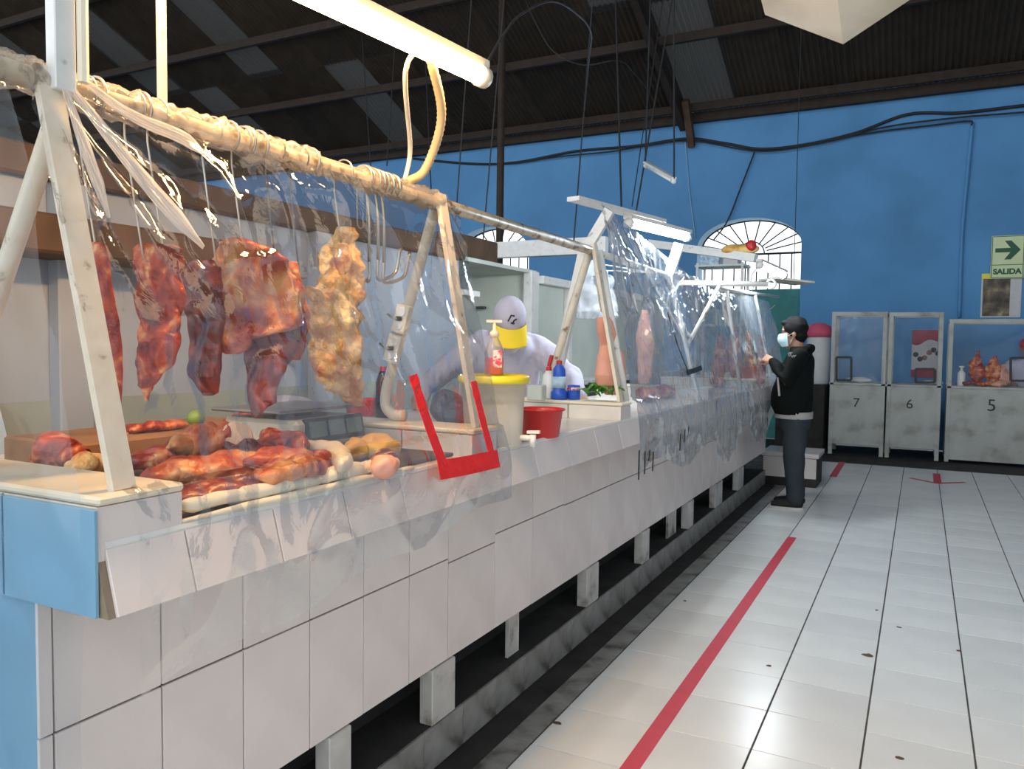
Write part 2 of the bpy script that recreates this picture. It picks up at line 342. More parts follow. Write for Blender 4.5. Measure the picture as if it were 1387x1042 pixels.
def text(name, body, size, m, parent, origin, right, up, depth_=0.002, align='CENTER', bold=0.0):
    cu = bpy.data.curves.new(name, 'FONT'); cu.body = body; cu.size = size; cu.extrude = depth_; cu.offset = bold; cu.align_x = align; cu.align_y = 'CENTER'
    tmp = bpy.data.objects.new('tmp_text', cu); COL.objects.link(tmp)
    me = bpy.data.meshes.new_from_object(tmp.evaluated_get(bpy.context.evaluated_depsgraph_get())); bpy.data.objects.remove(tmp); bpy.data.curves.remove(cu)
    r, u = Vector(right).normalized(), Vector(up).normalized(); nn = r.cross(u)
    mx = Matrix((r, u, nn)).transposed()
    for v in me.vertices: v.co = mx @ v.co + Vector(origin) - BASE[parent.name]
    me.materials.clear(); me.materials.append(M[m]); me.name = name
    o = bpy.data.objects.new(name, me); COL.objects.link(o); o.parent = parent; return o
def remeshed(mb, voxel=0.008, smooth=3):
    """all shells in mb fused into one continuous skin"""
    me = bpy.data.meshes.new('tmp'); me.from_pydata([tuple(v) for v in mb.v], [], mb.f)
    bm = bmesh.new(); bm.from_mesh(me); bmesh.ops.recalc_face_normals(bm, faces=bm.faces); bm.to_mesh(me); bm.free()
    o = bpy.data.objects.new('tmp', me); COL.objects.link(o)
    r = o.modifiers.new('r', 'REMESH'); r.mode = 'VOXEL'; r.voxel_size = voxel
    if smooth: s = o.modifiers.new('s', 'SMOOTH'); s.iterations = smooth; s.factor = 0.5
    e = bpy.data.meshes.new_from_object(o.evaluated_get(bpy.context.evaluated_depsgraph_get()))
    bpy.data.objects.remove(o); bpy.data.meshes.remove(me)
    out = MB(); out.v = [v.co.copy() for v in e.vertices]; out.f = [tuple(p.vertices) for p in e.polygons]
    bpy.data.meshes.remove(e); return out

# ================================================================== SETTING
WY = 12.6                                  # back wall
EAVE = 5.10; RS = 0.42                     # roof rises from the back wall towards the lens
def roof_z(y): return EAVE + (WY - y)*RS

# ---- floor
TX0, TDX, TY0, TDY = -1.186, 0.350, 1.810, 0.3355
fl = struct(MB().box((-26, -4, -0.10), (6, 10.62, -0.004)).build('floor', 'grout'))
tm = box_mesh('floor_tile_mesh', (TDX - 0.007, TDY - 0.0050, 0.010), 'tile_floor', 0.0008)
rest = MB()
for i in range(0, 18):
    for j in range(-6, 27):
        x, y = TX0 + TDX*(i + 0.5), TY0 + TDY*(j + 0.5)
        if y + TDY/2 > 10.63: continue
        if i < 8 and 1 <= j < 20: piece('tile', tm, (x, y, -0.0035 + random.uniform(-0.0006, 0.0006)), fl)
        else: rest.box((x - TDX/2 + 0.0035, y - TDY/2 + 0.0018, -0.0085), (x + TDX/2 - 0.0035, y + TDY/2 - 0.0018, 0.0012))
o = rest.build('tile_field', 'tile_floor', fl); o['kind'] = 'stuff'
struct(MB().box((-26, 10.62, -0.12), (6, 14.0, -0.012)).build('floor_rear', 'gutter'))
mb = MB()
for j in range(-6, 27):
    y = TY0 + TDY*(j + 0.5); 
    if y < 10.4: mb.box((-1.30, y - TDY/2 + 0.002, -0.0085), (TX0 - 0.004, y + TDY/2 - 0.002, 0.0008))
o = mb.build('edge_tile', 'tile_shade_grub', fl); o['kind'] = 'stuff'  # same darkened tile: shade beside the counter put into the colour
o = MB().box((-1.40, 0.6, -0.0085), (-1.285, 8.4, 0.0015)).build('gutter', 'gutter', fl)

# ---- back wall with two arched openings
def wall_back():
    mb = MB(); zt = EAVE + 0.15; th = 0.38
    def arch(x0, x1, zs, rise, zb):
        n = 20; w = (x1 - x0)/2; xc = (x0 + x1)/2
        return [(xc - w*math.cos(math.pi*k/n), zs + rise*math.sin(math.pi*k/n)) for k in range(n + 1)], zb
    A = [arch(-7.75, -6.20, 3.05, 0.48, 1.2), arch(-3.22, -1.65, 2.98, 0.43, 0.0)]
    x = -26.0
    rev = MB()
    for pts, zb in A:
        mb.quad_grid([[(x, WY, 0), (pts[0][0], WY, 0)], [(x, WY, zt), (pts[0][0], WY, zt)]])
        mb.quad_grid([[(p[0], WY, p[1]) for p in pts], [(p[0], WY, zt) for p in pts]])
        if zb > 0: mb.quad_grid([[(pts[0][0], WY, 0), (pts[-1][0], WY, 0)], [(pts[0][0], WY, zb), (pts[-1][0], WY, zb)]])
        full = [(pts[0][0], zb)] + pts + [(pts[-1][0], zb)]
        rev.quad_grid([[(p[0], WY, p[1]) for p in full], [(p[0], WY + th, p[1]) for p in full]])
        x = pts[-1][0]
    mb.quad_grid([[(x, WY, 0), (6, WY, 0)], [(x, WY, zt), (6, WY, zt)]])
    w = struct(mb.build('wall_back', 'wall_blue', fix=False))
    rev.build('arch_reveal', 'reveal', w, fix=False)
    return A
ARCH = wall_back()
def fan_window(name, A, spring):
    pts, zb = A; xc = (pts[0][0] + pts[-1][0])/2; y = WY + 0.30
    root = struct(MB().tube([(p[0], y, p[1]) for p in pts], 0.02, 6).build(name, 'iron'))
    hub = Vector((xc, y, spring))
    for k in range(1, 20, 2):
        p = pts[k]; MB().tube([hub + (Vector((p[0], y, p[1])) - hub)*0.3, (p[0], y, p[1])], 0.011, 6).build('fan_bar', 'iron', root)
    MB().tube(arc_pts(hub, 0.2, 0, math.pi, 12), 0.011, 6).build('fan_hub', 'iron', root)
    MB().tube([(pts[0][0], y, spring), (pts[-1][0], y, spring)], 0.018, 6).build('cross_bar', 'iron', root)
    for k in range(1, 9):
        x = pts[0][0] + (pts[-1][0] - pts[0][0])*k/9
        MB().tube([(x, y, zb + 0.05), (x, y, spring)], 0.011, 6).build('upright_bar', 'iron', root)
    return root
fan_window('window_1', ARCH[0], 3.02)
fan_window('window_2', ARCH[1], 2.88)

# ---- roof: corrugated sheets as single pieces on purlins
ceil = struct(MB().box((-26, WY - 0.12, EAVE - 0.17), (6, WY - 0.02, EAVE - 0.02)).build('ceiling', 'purlin'))
SW = 0.80; WAVE = SW/10
def roof_sheet_mesh(L, m):
    rows = []
    for y in (0, L):
        rows.append([(x*SW/60 - SW/2 - 0.0, y, 0.016*math.sin(2*math.pi*x*SW/60/WAVE) + (0.004 if y else 0)) for x in range(65)])
    me = bpy.data.meshes.new('roof_sheet_mesh'); mb = MB().quad_grid(rows)
    me.from_pydata([tuple(v) for v in mb.v], [], mb.f); me.materials.append(M[m]); return me
SL = 2.3
ra = math.atan(RS); rms = {k: roof_sheet_mesh(SL + 0.12, k) for k in ('roof_metal', 'roof_clear')}
for r in range(6):
    for k in range(39):
        x = -25.4 + SW*k; y1 = WY - 0.02 - r*SL*math.cos(ra)
        clear = ((k - 15) in (-11, -8, -5, -2, 1, 4, 12, 16, 20) and r in (1, 3)) or ((k - 15) in (-6, -4, -2, 2, 6, 13) and r == 0) or (k == 28 and r == 2)
        o = piece('roof_sheet', rms['roof_clear' if clear else 'roof_metal'], (x, y1, roof_z(y1) + 0.01*(k % 2)), ceil)
        o.rotation_euler = (ra, 0, math.pi)
for r in range(10):
    y = WY - 0.25 - r*1.35
    z = roof_z(y) - 0.08
    MB().box((-26, y - 0.035, z - 0.07), (6, y + 0.035, z + 0.05)).build('purlin', 'purlin', ceil)
for x in (-3.45, 2.8):
    MB().bar((x, WY - 0.1, EAVE - 0.22), (x, -1, roof_z(-1) - 0.22), 0.10, 0.16, (0, 0, 1)).build('rafter', 'purlin', ceil)
p = PY(935, 165, WY - 0.15)
MB().bar((p.x, WY - 0.02, p.z - 0.35), (p.x, WY - 0.45, p.z + 0.25), 0.12, 0.10).build('wall_bracket', 'wood_dark', ceil)

# ---- side walls of the hall; the hall opens to daylight behind the lens
struct(MB().box((-26.1, -4, 0), (-25.9, WY, 12.5)).build('wall_far', 'wall_blue'))
wr = MB()
for lo, hi in (((3.6, -4, 0), (3.8, -3.4, 12.5)), ((3.6, 0.2, 0), (3.8, WY, 12.5)), ((3.6, -3.4, 3.8), (3.8, 0.2, 12.5))): wr.box(lo, hi)
struct(wr.build('wall_right', 'partition'))          # with an unseen opening, added to let in daylight

# ---- stall partition behind the near counter, cupboard booth further along
pw = struct(MB().box((-3.10, 0.2, 0), (-3.0, 4.95, 2.02)).build('wall_left', 'partition'))
MB().box((-3.012, 0.2, 0), (-2.992, 4.95, 1.18)).build('dado', 'partition_low', pw)
MB().box((-3.16, 0.2, 2.02), (-2.94, 4.95, 2.14), 0.01).build('top_beam', 'wood_dark', pw)
for y in (1.9, 3.35):
    MB().box((-3.0, y, 0), (-2.93, y + 0.14, 2.02), 0.006).build('pilaster', 'partition', pw)
MB().box((-2.99, 0.9, 1.72), (-2.72, 2.75, 1.86), 0.01).build('shelf_beam', 'wood_dark', pw)

# ================================================================== COUNTER
XF_T, XF_B, XL, XB = -1.232, -1.198, -1.402, -2.02     # fascia top / bottom, lower panel, back edge
ZT, ZF, ZM, ZL, ZP = 1.068, 0.945, 0.700, 0.342, 0.157
CY0, CY1 = 0.855, 8.45
ct = thing('butcher_counter', 'long white tiled market counter with raised dividers and open slots along its base', 'counter', (-1.6, CY0, 0))
MB().box((XB, CY0 + 0.02, ZL), (XL - 0.006, CY1, ZF + 0.02)).build('core', 'grout', ct)
MB().box((XB, CY0 + 0.02, 0), (-1.60, CY1, ZL)).build('void_wall', 'void', ct)  # black wall: shade inside the slots put into the colour
mb = MB(); mb.quad_grid([[(XL - 0.01, y, ZF), (XF_B - 0.007, y, ZF), (XF_T - 0.007, y, ZT - 0.012), (XL - 0.01, y, ZT - 0.012)] for y in (CY0 + 0.004, CY1)], True, True)
mb.build('fascia_core', 'grout_tan', ct)
MB().box((XB, CY0, ZT - 0.03), (XF_T - 0.004, CY1, ZT), 0.004).build('worktop', 'worktop', ct)
MB().box((-2.50, CY0, 0.0), (XB - 0.004, 3.50, ZT - 0.004), 0.004).build('rear_worktop', 'worktop', ct)
MB().tube([(XF_T - 0.008, CY0 + 0.02, ZT - 0.004), (XF_T - 0.008, CY1, ZT - 0.004)], 0.010, 8).build('worktop_edge', 'white_pl', ct)
LJ = [CY0, 0.885, 1.119, 1.345, 1.574, 1.80, 2.03, 2.26, 2.593, 2.914, 3.24, 3.572]
while LJ[-1] < CY1 - 0.1: LJ.append(LJ[-1] + 0.245)
LJ[-1] = CY1
_tiles = {}
def cached(dims, m, bev=0.0012):
    k = (tuple(round(d, 3) for d in dims), m)
    if k not in _tiles: _tiles[k] = box_mesh('tile_mesh', dims, m, bev)
    return _tiles[k]
for i, (a, b) in enumerate(zip(LJ, LJ[1:])):
    zm = 0.69 if b < 2.27 else 0.675 if b < 2.6 else 0.705 if b < 3.3 else 0.70
    for z0, z1 in ((ZL, zm), (zm, ZF)):
        piece('tile', cached((0.008, b - a - 0.004, z1 - z0 - 0.004), 'tile_white'), (XL - 0.002 + random.uniform(-0.0008, 0.0008), (a + b)/2, (z0 + z1)/2), ct)
FJ = [CY0 + 0.016] + [PX(u, v, -1.215).y for u, v in ((258, 722), (377, 695), (471, 674), (547, 655), (611, 648), (672, 640))]
while FJ[-1] < CY1 - 0.1: FJ.append(FJ[-1] + 0.30)
FJ[-1] = CY1
tilt = math.atan2(XF_B - XF_T, ZT - ZF)
for a, b in zip(FJ, FJ[1:]):
    o = piece('tile', cached((0.008, b - a - 0.004, 0.118), 'tile_white'), ((XF_T + XF_B)/2 - 0.003, (a + b)/2, (ZT - 0.008 + ZF)/2), ct); o.rotation_euler = (0, -tilt, 0)
# end face, blue tiles, lower end white
for k in range(3):
    x = -1.225 - 0.265*k
    piece('tile', cached((0.258, 0.008, 0.186), 'tile_blue'), (x - 0.13, CY0 - 0.002, ZF + 0.094), ct)
    piece('tile', cached((0.205, 0.008, ZF - 0.006), 'tile_blue'), (XL - 0.005 - 0.103 - 0.21*k, CY0 + 0.012, ZF/2), ct)
MB().box((XL - 0.62, CY0 + 0.014, 0), (XL - 0.01, CY0 + 0.024, ZF)).build('end_panel', 'tile_blue', ct)
# raised dividers (tile faces on a block)
DIV = [(CY0 + 0.005, 1.035), (2.125, 2.285), (3.50, 3.64), (5.20, 5.34), (6.75, 6.89), (8.30, CY1)]
for a, b in DIV:
    d = MB().box((XB, a + 0.006, ZT - 0.002), (XF_T - 0.012, b - 0.006, ZT + 0.07)).build('divider', 'grout_tan', ct)
    MB().box((XB, a - 0.002, ZT + 0.068), (XF_T + 0.004, b + 0.002, ZT + 0.084), 0.005).build('cap', 'cream_pl', d)
    for k in range(3):
        x0 = XF_T - 0.012 - 0.26*k
        MB().box((x0 - 0.254, a - 0.001, ZT), (x0, a + 0.006, ZT + 0.066), 0.001).build('side_tile', 'worktop', d)
    MB().box((XF_T - 0.013, a, ZF + 0.003 if a < 1 else ZT - 0.004), (XF_T - 0.002, b, ZT + 0.066), 0.001).build('face_tile', 'tile_white', d)
# plinth and stub posts
MB().box((-1.74, CY0 + 0.03, 0), (-1.401, CY1, ZP - 0.006)).build('plinth', 'void', ct)  # plinth top black too, slot shade put into its colour
y = CY0 + 0.03
while y < CY1 - 0.05:
    b = min(y + 0.245, CY1)
    piece('tile', cached((0.010, b - y - 0.004, ZP - 0.012), 'tile_shade_grub'), (-1.397, (y + b)/2, ZP/2), ct)  # plinth tiles carry the overhang shade in their colour
    y += 0.245
for u0, u1, v, dk in ((443, 473, 1000, 0), (583, 614, 908, 0), (686, 700, 838, 1), (793, 809, 772, 0), (869, 878, 724, 0), (903, 914, 702, 1), (931, 938, 686, 0), (968, 977, 664, 0), (999, 1006, 645, 0)):
    ya, yb = PX(u0, v, XL - 0.05*dk).y, PX(u1, v, XL - 0.05*dk).y
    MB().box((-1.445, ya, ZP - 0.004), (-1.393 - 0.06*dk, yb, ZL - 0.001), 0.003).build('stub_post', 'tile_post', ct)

# low tiled step at the far end of the counter
st = thing('tiled_step', 'low white tiled step block at the far end of the long counter', 'step', (-1.15, 8.6, 0))
MB().box((-1.42, 8.47, 0), (-0.90, 8.98, 0.30)).build('core', 'gutter', st)
MB().box((-1.44, 8.45, 0.30), (-0.88, 9.0, 0.345), 0.004).build('top_slab', 'tile_white', st)
for k in range(2): MB().box((-1.42 + 0.262*k, 8.462, 0.09), (-1.164 + 0.262*k, 8.472, 0.296), 0.001).build('tile', 'tile_white', st)

# ================================================================== FRAMES
PXX, PZZ, PR = -1.425, 1.885, 0.021
fr = thing('stall_frame', 'cream painted steel frame with round top pipe and slanted legs over the tiled counter', 'frame', (-1.3, 0.9, ZT + 0.084))
MB().tube([(PXX, 0.55, PZZ), (PXX, 3.60, PZZ - 0.012)], PR, 12).build('top_pipe', 'pipe_rust', fr, True)
zt = ZT + 0.084
LEGY = (0.93, 2.205, 3.57)
for y in LEGY:
    MB().bar((-1.262, y, zt), (PXX + 0.015, y - (0.035 if y < 1 else 0), PZZ + 0.02), 0.045, 0.016, (1, 0, 0.2)).build('leg', 'steel_cream', fr)
    foot = -1.66 if y > 1 else -1.80
    pts = curve_pts([(PXX - 0.01, y + 0.02, PZZ), (foot + 0.06, y + 0.02, zt + 0.22), (foot + 0.02, y + 0.02, zt + 0.07), (foot + 0.05, y + 0.02, zt + 0.022), (foot + 0.10, y + 0.02, zt + 0.020)], 6)
    MB().tube(pts, 0.019, 10).build('rear_leg', 'steel_cream', fr, True)
pa = PY(72, 90, 0.9); 
MB().box((pa.x - 0.014, 0.895, PZZ - 0.02), (pa.x + 0.014, 0.935, 3.1), 0.002).build('upright', 'steel_white', fr)
MB().tube([(pa.x + 0.025, 0.94, PZZ), (pa.x + 0.025, 0.94, 3.1)], 0.010, 8).build('conduit', 'cream_pl', fr)
pb = PX(220, 160, PXX)
MB().tube([(PXX, pb.y, PZZ), (PXX - 0.005, pb.y, 3.1)], 0.010, 8).build('drop_rod', 'steel_cream', fr)

# second stall: raised posts, lamp board
f2 = thing('stall_frame', 'white painted steel posts and rail carrying a lamp board over the milky plastic', 'frame', (-1.5, 3.66, ZT + 0.084))
a = PY(790, 345, 3.66); b = PY(826, 285, 3.66)
MB().bar((a.x, 3.66, a.z), (b.x, 3.66, b.z), 0.05, 0.03, (0, 1, 0)).build('post', 'steel_white', f2)
MB().bar((-1.66, 3.66, zt), (a.x, 3.66, a.z), 0.05, 0.03, (0, 1, 0)).build('post', 'steel_white', f2)
MB().tube([(PXX, 3.60, PZZ - 0.012), (PXX, 5.30, PZZ - 0.03)], 0.017, 10).build('top_pipe', 'steel_white', f2, True)
MB().tube([(-1.262, 3.66, zt), (PXX + 0.01, 3.66, PZZ)], 0.016, 8).build('leg', 'steel_white', f2, True)
la = PZ(776, 284, 2.10); lb = PZ(932, 322, 2.10)
c = PY(920, 330, lb.y - 0.1); d = PY(906, 372, lb.y - 0.1)
MB().bar(c, (d.x, c.y, PZZ - 0.03), 0.06, 0.03, (0, 1, 0)).build('post', 'steel_white', f2)

f3 = thing('stall_frame', 'white steel frame of the stall nearest the man in the black jacket', 'frame', (-1.3, 5.3, ZT + 0.084))
L3 = []
for (u0, v0), (u1, v1) in (((948, 530), (906, 368)), ((1004, 516), (984, 392)), ((1046, 505), (1023, 385))):
    q = PX(u0, v0, -1.225); t = PY(u1, v1, q.y); t.z = min(t.z, 1.92)
    MB().bar((q.x, q.y, ZT + 0.0), t, 0.045, 0.02, (1, 0, 0.2)).build('leg', 'steel_white', f3); L3.append(t)
L3.append(L3[-1] + (L3[-1] - L3[-2])*1.2); MB().tube(L3, 0.016, 8).build('top_pipe', 'steel_white', f3, True)
q = L3[0]; e = PY(1040, 385, q.y)
MB().tube([PY(905, 383, q.y), e], 0.016, 8).build('swing_arm', 'steel_white', f3, True)
MB().tube(arc_pts(e + Vector((0.02, 0, 0)), 0.025, 0, 2*math.pi, 16), 0.008, 6, False).build('ring', 'steel_white', f3, True)
MB().tube([PY(930, 470, q.y), PY(975, 386, q.y)], 0.013, 8).build('brace', 'steel_white', f3, True)

# beams behind the stalls
bm1 = MB().box((PY(560, 338, 7.6).x, 7.55, PY(700, 340, 7.6).z - 0.07), (PY(822, 335, 7.6).x, 7.65, PY(700, 335, 7.6).z + 0.06), 0.004)
tag(bm1.build('ledge_beam', 'steel_white', at=(-4, 7.6, 2.2)), 'long white painted beam spanning behind the water tub stall', 'beam')
a = PY(880, 330, 9.0); b = PY(1024, 350, 8.6)
tag(MB().bar(a, b, 0.085, 0.08, (0, 1, 0)).build('ledge_beam', 'steel_white', at=a), 'short white beam crossing in front of the barred arch', 'beam')

# ================================================================== LAMPS
def tube_lamp(name, label, p, q, m, r=0.020, body='cream_pl', w=0.055, cat='lamp', group=None):
    p, q = Vector(p), Vector(q); d = (q - p).normalized()
    t = thing(name, label, cat, p, group)
    MB().bar(p + Vector((0, 0, r + 0.012)), q + Vector((0, 0, r + 0.012)), w, 0.022, (0, 0, 1)).build('housing', body, t)
    MB().tube([p + d*0.03, q - d*0.03], r, 12).build('tube', m, t, True)
    for e, s in ((p, 1), (q, -1)):
        MB().tube([e, e + d*s*0.032], r + 0.006, 12).build('end_cap', body, t, True)
    return t
far = PZ(657, 106, 2.235); dirw = (PZ(430, -2, 2.235) - far).normalized()
near = far + dirw*1.24
wl = tube_lamp('strip_lamp', 'lit warm white strip lamp hanging over the hanging meat', near, far, 'lamp_warm', 0.026, w=0.034)
k0 = PX(548, 246, PXX); k1 = far + dirw*0.28
MB().tube(curve_pts([k0, k0 + Vector((0.02, 0.0, 0.10)), k1 + Vector((-0.03, -0.05, -0.07)), k1 + Vector((0, 0, 0.02))], 8), 0.007, 8).build('bracket', 'cream_pl', wl, True)
pts = curve_pts([k0 + Vector((0, 0.01, 0)), k0 + Vector((0.03, 0.07, 0.05)), (k0 + k1)/2 + Vector((0.03, 0.10, 0.03)), k1 + Vector((0.0, 0.02, 0.0))], 24)
MB().tube(pts, [0.0125 + 0.0022*(i % 2) for i in range(len(pts))], 10).build('flexible_conduit', 'flex', wl, True)
l2 = tube_lamp('strip_lamp', 'lit cool white strip lamp on the board above the milky plastic', la + (lb - la)*0.42, lb, 'lamp_cool', 0.022, 'white_pl')
MB().bar(la + Vector((0, 0, 0.055)), la + (lb - la)*0.72 + Vector((0, 0, 0.055)), 0.075, 0.022, (0, 0, 1)).build('board', 'steel_white', l2)
p, q = PY(1031, 360, 7.0), PY(1063, 374, 7.35)
l3 = tube_lamp('strip_lamp', 'small lit strip lamp beside the barred arch above the customer', p + (p - q)*0.1, q, 'lamp_cool', 0.026, 'white_pl')
MB().tube(curve_pts([PY(1021, 390, 7.0), PY(1018, 375, 7.0), PY(1024, 366, 7.0), p], 6), 0.009, 8).build('conduit', 'white_pl', l3, True)
p, q = PY(874, 224, 8.4), PY(913, 246, 8.0)
l4 = tube_lamp('strip_lamp', 'unlit strip lamp hanging on two cables before the blue wall', p, q, 'lamp_off', 0.02, 'steel_white')
for e, u, v in ((p, 882, 60), (q, 905, 60)):
    t = PY(u, v, e.y); t.z = roof_z(t.y) - 0.05
    MB().tube([e + Vector((0, 0, 0.03)), t], 0.009, 6).build('cable', 'cable', l4)
# hanging folded reflector, top right
c0, c1, c2 = PZ(1036, 20, 2.62), PZ(1142, 60, 2.52), PZ(1250, -12, 2.62)
up = Vector((0, -0.55, 0.16))
rf = thing('lamp_reflector', 'folded cream metal lamp reflector hanging under the dark roof', 'lamp', (c0 + c2)/2)
mb = MB(); off = Vector((0, 0, 0.012))
mb.quad_grid([[c0, c1, c1 + off, c0 + off], [c0 + up, c1 + up, c1 + up + off, c0 + up + off]], True, True); mb.build('left_leaf', 'sheetmetal', rf)
mb = MB(); mb.quad_grid([[c1, c2, c2 + off, c1 + off], [c1 + up, c2 + up, c2 + up + off, c1 + up + off]], True, True); mb.build('right_leaf', 'sheetmetal', rf)
cc = (c0 + c2)/2 + up*0.5
MB().sphere(PZ(1076, -1, 2.66), 0.016).build('knob', 'yellow', rf, True)
MB().tube([cc + Vector((0, 0, -0.06)), (cc.x, cc.y, roof_z(cc.y) - 0.1)], 0.008, 6).build('hanger', 'cable', rf)

# ================================================================== PLASTIC
LIPX, LIPZ = XF_T + 0.010, ZT + 0.088
def sheet(name, label, y0, y1, topf, hemf, m, seed, nu=150, nv=110, amp=1.0, gather=None, cat='plastic sheet', lipx=LIPX):
    rows = []; off = Vector((seed*5.1, seed*2.2, 0))
    for j in range(nv + 1):
        row = []
        for i in range(nu + 1):
            s = i/nu; y = y0 + (y1 - y0)*s; t = j/nv
            T = Vector(topf(s)); zh = hemf(s)
            L = Vector((lipx, y, LIPZ)); l1 = (L - T).length; l2 = max(LIPZ - zh, 0.01); dd = t*(l1 + l2)
            if dd < l1: k = dd/l1; p = T + (L - T)*k; w = math.sin(math.pi*min(k*1.05, 1))
            else: k = (dd - l1)/l2; p = Vector((lipx + 0.028*math.sin(min(k*2, 1)*math.pi/2) + 0.012, y, LIPZ - dd + l1)); w = 0.5
            q = Vector((y*2.2, p.z*1.1, 0)) + off
            rg = 1 - abs(noise.noise(Vector((y*3.0 + p.z*1.8, p.z*2.6 - y*0.9, 3.3)) + off))*2.2
            r2 = 1 - abs(noise.noise(Vector((y*6.0 - p.z*4.5, p.z*5.0 + y*2.0, 7.7)) + off))*2.6
            fo = 0.010*noise.noise(Vector((y*9 + noise.noise(q)*2.2, p.z*1.3, 1)) + off) + 0.011*max(rg, 0)**3 + 0.007*max(r2, 0)**4
            fo += 0.004*noise.noise(Vector((y*24, p.z*7, 2)) + off)
            if gather:
                for gy, gz, n_, a_ in gather:
                    dy, dz = y - gy, gz - p.z; rr = math.hypot(dy, dz); an = math.atan2(dy, max(dz, 1e-3))
                    fo += a_*math.sin(an*n_)*math.exp(-rr/0.35)
            p.x += fo*amp*(0.25 + w) ; p.z += fo*0.3*w
            row.append(p)
        rows.append(row)
    o = MB().quad_grid(rows).build(name, m, None, True, at=(lipx, (y0 + y1)/2, LIPZ), fix=False)
    return tag(o, label, cat)
_n = Vector((PZZ - ZT - 0.02, 0, -(PXX - LIPX))).normalized()
def on_sheet(u, v, lift=0.012):
    q = Vector((LIPX, 0, LIPZ)); r = ray(u, v); t = (q - CAM).dot(_n)/r.dot(_n); return CAM + r*t + _n*lift*(1 if _n.x > 0 else -1)
def strand(name, pts, w, m, parent, seed=0, ridges=5):
    """film gathered into a tight pleated ribbon that fans out and fades into the sheet"""
    P = curve_pts(pts, 12); n = len(P); rows = []; na = ridges*6
    for i, p in enumerate(P):
        t = i/(n - 1); tn = (P[min(i + 1, n - 1)] - P[max(i - 1, 0)]).normalized(); a = tn.cross(_n).normalized()
        sp = w*(0.40 + 0.60*math.sin(min(t*1.25, 1)*math.pi/2))*(1.0 if t < 0.75 else 1.0 - 0.75*(t - 0.75)/0.25); r = []
        for k in range(na + 1):
            e = k/na - 0.5; q = p + a*e*sp
            h = 0.30*sp*(math.sin(k/na*ridges*2*math.pi + seed)*0.5 + 0.5)*0.5 + 0.0025*noise.noise(Vector((k*0.6, i*0.22, seed)))
            r.append(q + _n*(h if _n.x > 0 else -h))
        rows.append(r)
    return MB().quad_grid(rows).build(name, m, parent, True, fix=False)
s1 = sheet('plastic_sheet', 'clear plastic sheet over the hanging meat with red tape edging its hand slot', 0.90, 2.28, lambda s: (PXX + 0.02, 0.86 + 1.45*s, PZZ - 0.01),
           lambda s: 0.80 + 0.13*s + 0.012*math.sin(s*17), 'film', 3, 190, 150, gather=[(0.93, PZZ, 16, 0.012), (2.2, PZZ, 14, 0.008)])
def tape(pts, w, name='red_tape', parent=s1, m='tape_red', seed=0):
    P = [on_sheet(*p, 0.034) for p in pts]; P = curve_pts(P, 6); rows = []
    for i, p in enumerate(P):
        t = (P[min(i + 1, len(P) - 1)] - P[max(i - 1, 0)]).normalized(); a = t.cross(_n).normalized(); j = 0.003*noise.noise(Vector((i*0.7, seed, 0)))
        rows.append([p - a*w/2 + _n*(0.003 + j), p + a*w/2 + _n*(0.003 - j), p + a*w/2 + _n*(0.001 - j), p - a*w/2 + _n*(0.001 + j)])
    return MB().quad_grid(rows, True, True).build(name, m, parent)
tape([(545, 512), (563, 570), (592, 648)], 0.040, seed=1)
tape([(628, 520), (640, 570), (652, 615)], 0.036, seed=2)
tape([(580, 640), (620, 633), (662, 624)], 0.055, seed=3)
g0 = on_sheet(72, 108, 0.02)
strand('gathered_fold', [g0, on_sheet(105, 205, 0.02), on_sheet(142, 298, 0.012)], 0.026, 'film_thick', s1, 1)
strand('gathered_fold', [g0, on_sheet(160, 220, 0.02), on_sheet(215, 285, 0.02), on_sheet(270, 338, 0.012)], 0.042, 'film_thick', s1, 2)
strand('gathered_fold', [on_sheet(90, 115, 0.035), on_sheet(160, 165, 0.035), on_sheet(230, 195, 0.035), on_sheet(270, 214, 0.02)], 0.034, 'film_thick', s1, 3)
# film wound round the top pipe
rows = []
for i in range(330):
    y = 0.70 + 1.52*i/329; r = []
    for k in range(20):
        a = 2*math.pi*k/20; rr = PR + 0.004 + 0.022*abs(noise.noise(Vector((y*22, math.cos(a)*1.4, math.sin(a)*1.4 + 4)))) + 0.008*abs(noise.noise(Vector((y*70, math.cos(a)*3, math.sin(a)*3))))
        if 1.62 < y < 1.8: rr = PR + 0.003
        r.append((PXX + rr*math.cos(a), y, PZZ + rr*math.sin(a)))
    rows.append(r)
MB().quad_grid(rows, True).build('wound_edge', 'film_wound', s1, True)

# end sheet at the near end of the counter
rows = []
for j in range(81):
    t = j/80; row = []
    for i in range(71):
        s = i/70; z = 1.90 - t*1.35; x = -1.22 - 0.85*s - (0.19*(1 - min(t/0.55, 1)))*(1 - s)
        y = CY0 - 0.035 + 0.02*noise.noise(Vector((x*5, z*3, 8))) + 0.012*max(1 - 2*abs(noise.noise(Vector((x*4 + z*3, z*2, 1)))), 0)**3
        row.append((x, y, z))
    rows.append(row)
tag(MB().quad_grid(rows).build('plastic_sheet', 'film_end', None, True, at=(-1.6, CY0 - 0.03, 0.6), fix=False), 'bluish clear plastic hanging over the blue tiled end of the counter', 'plastic sheet')

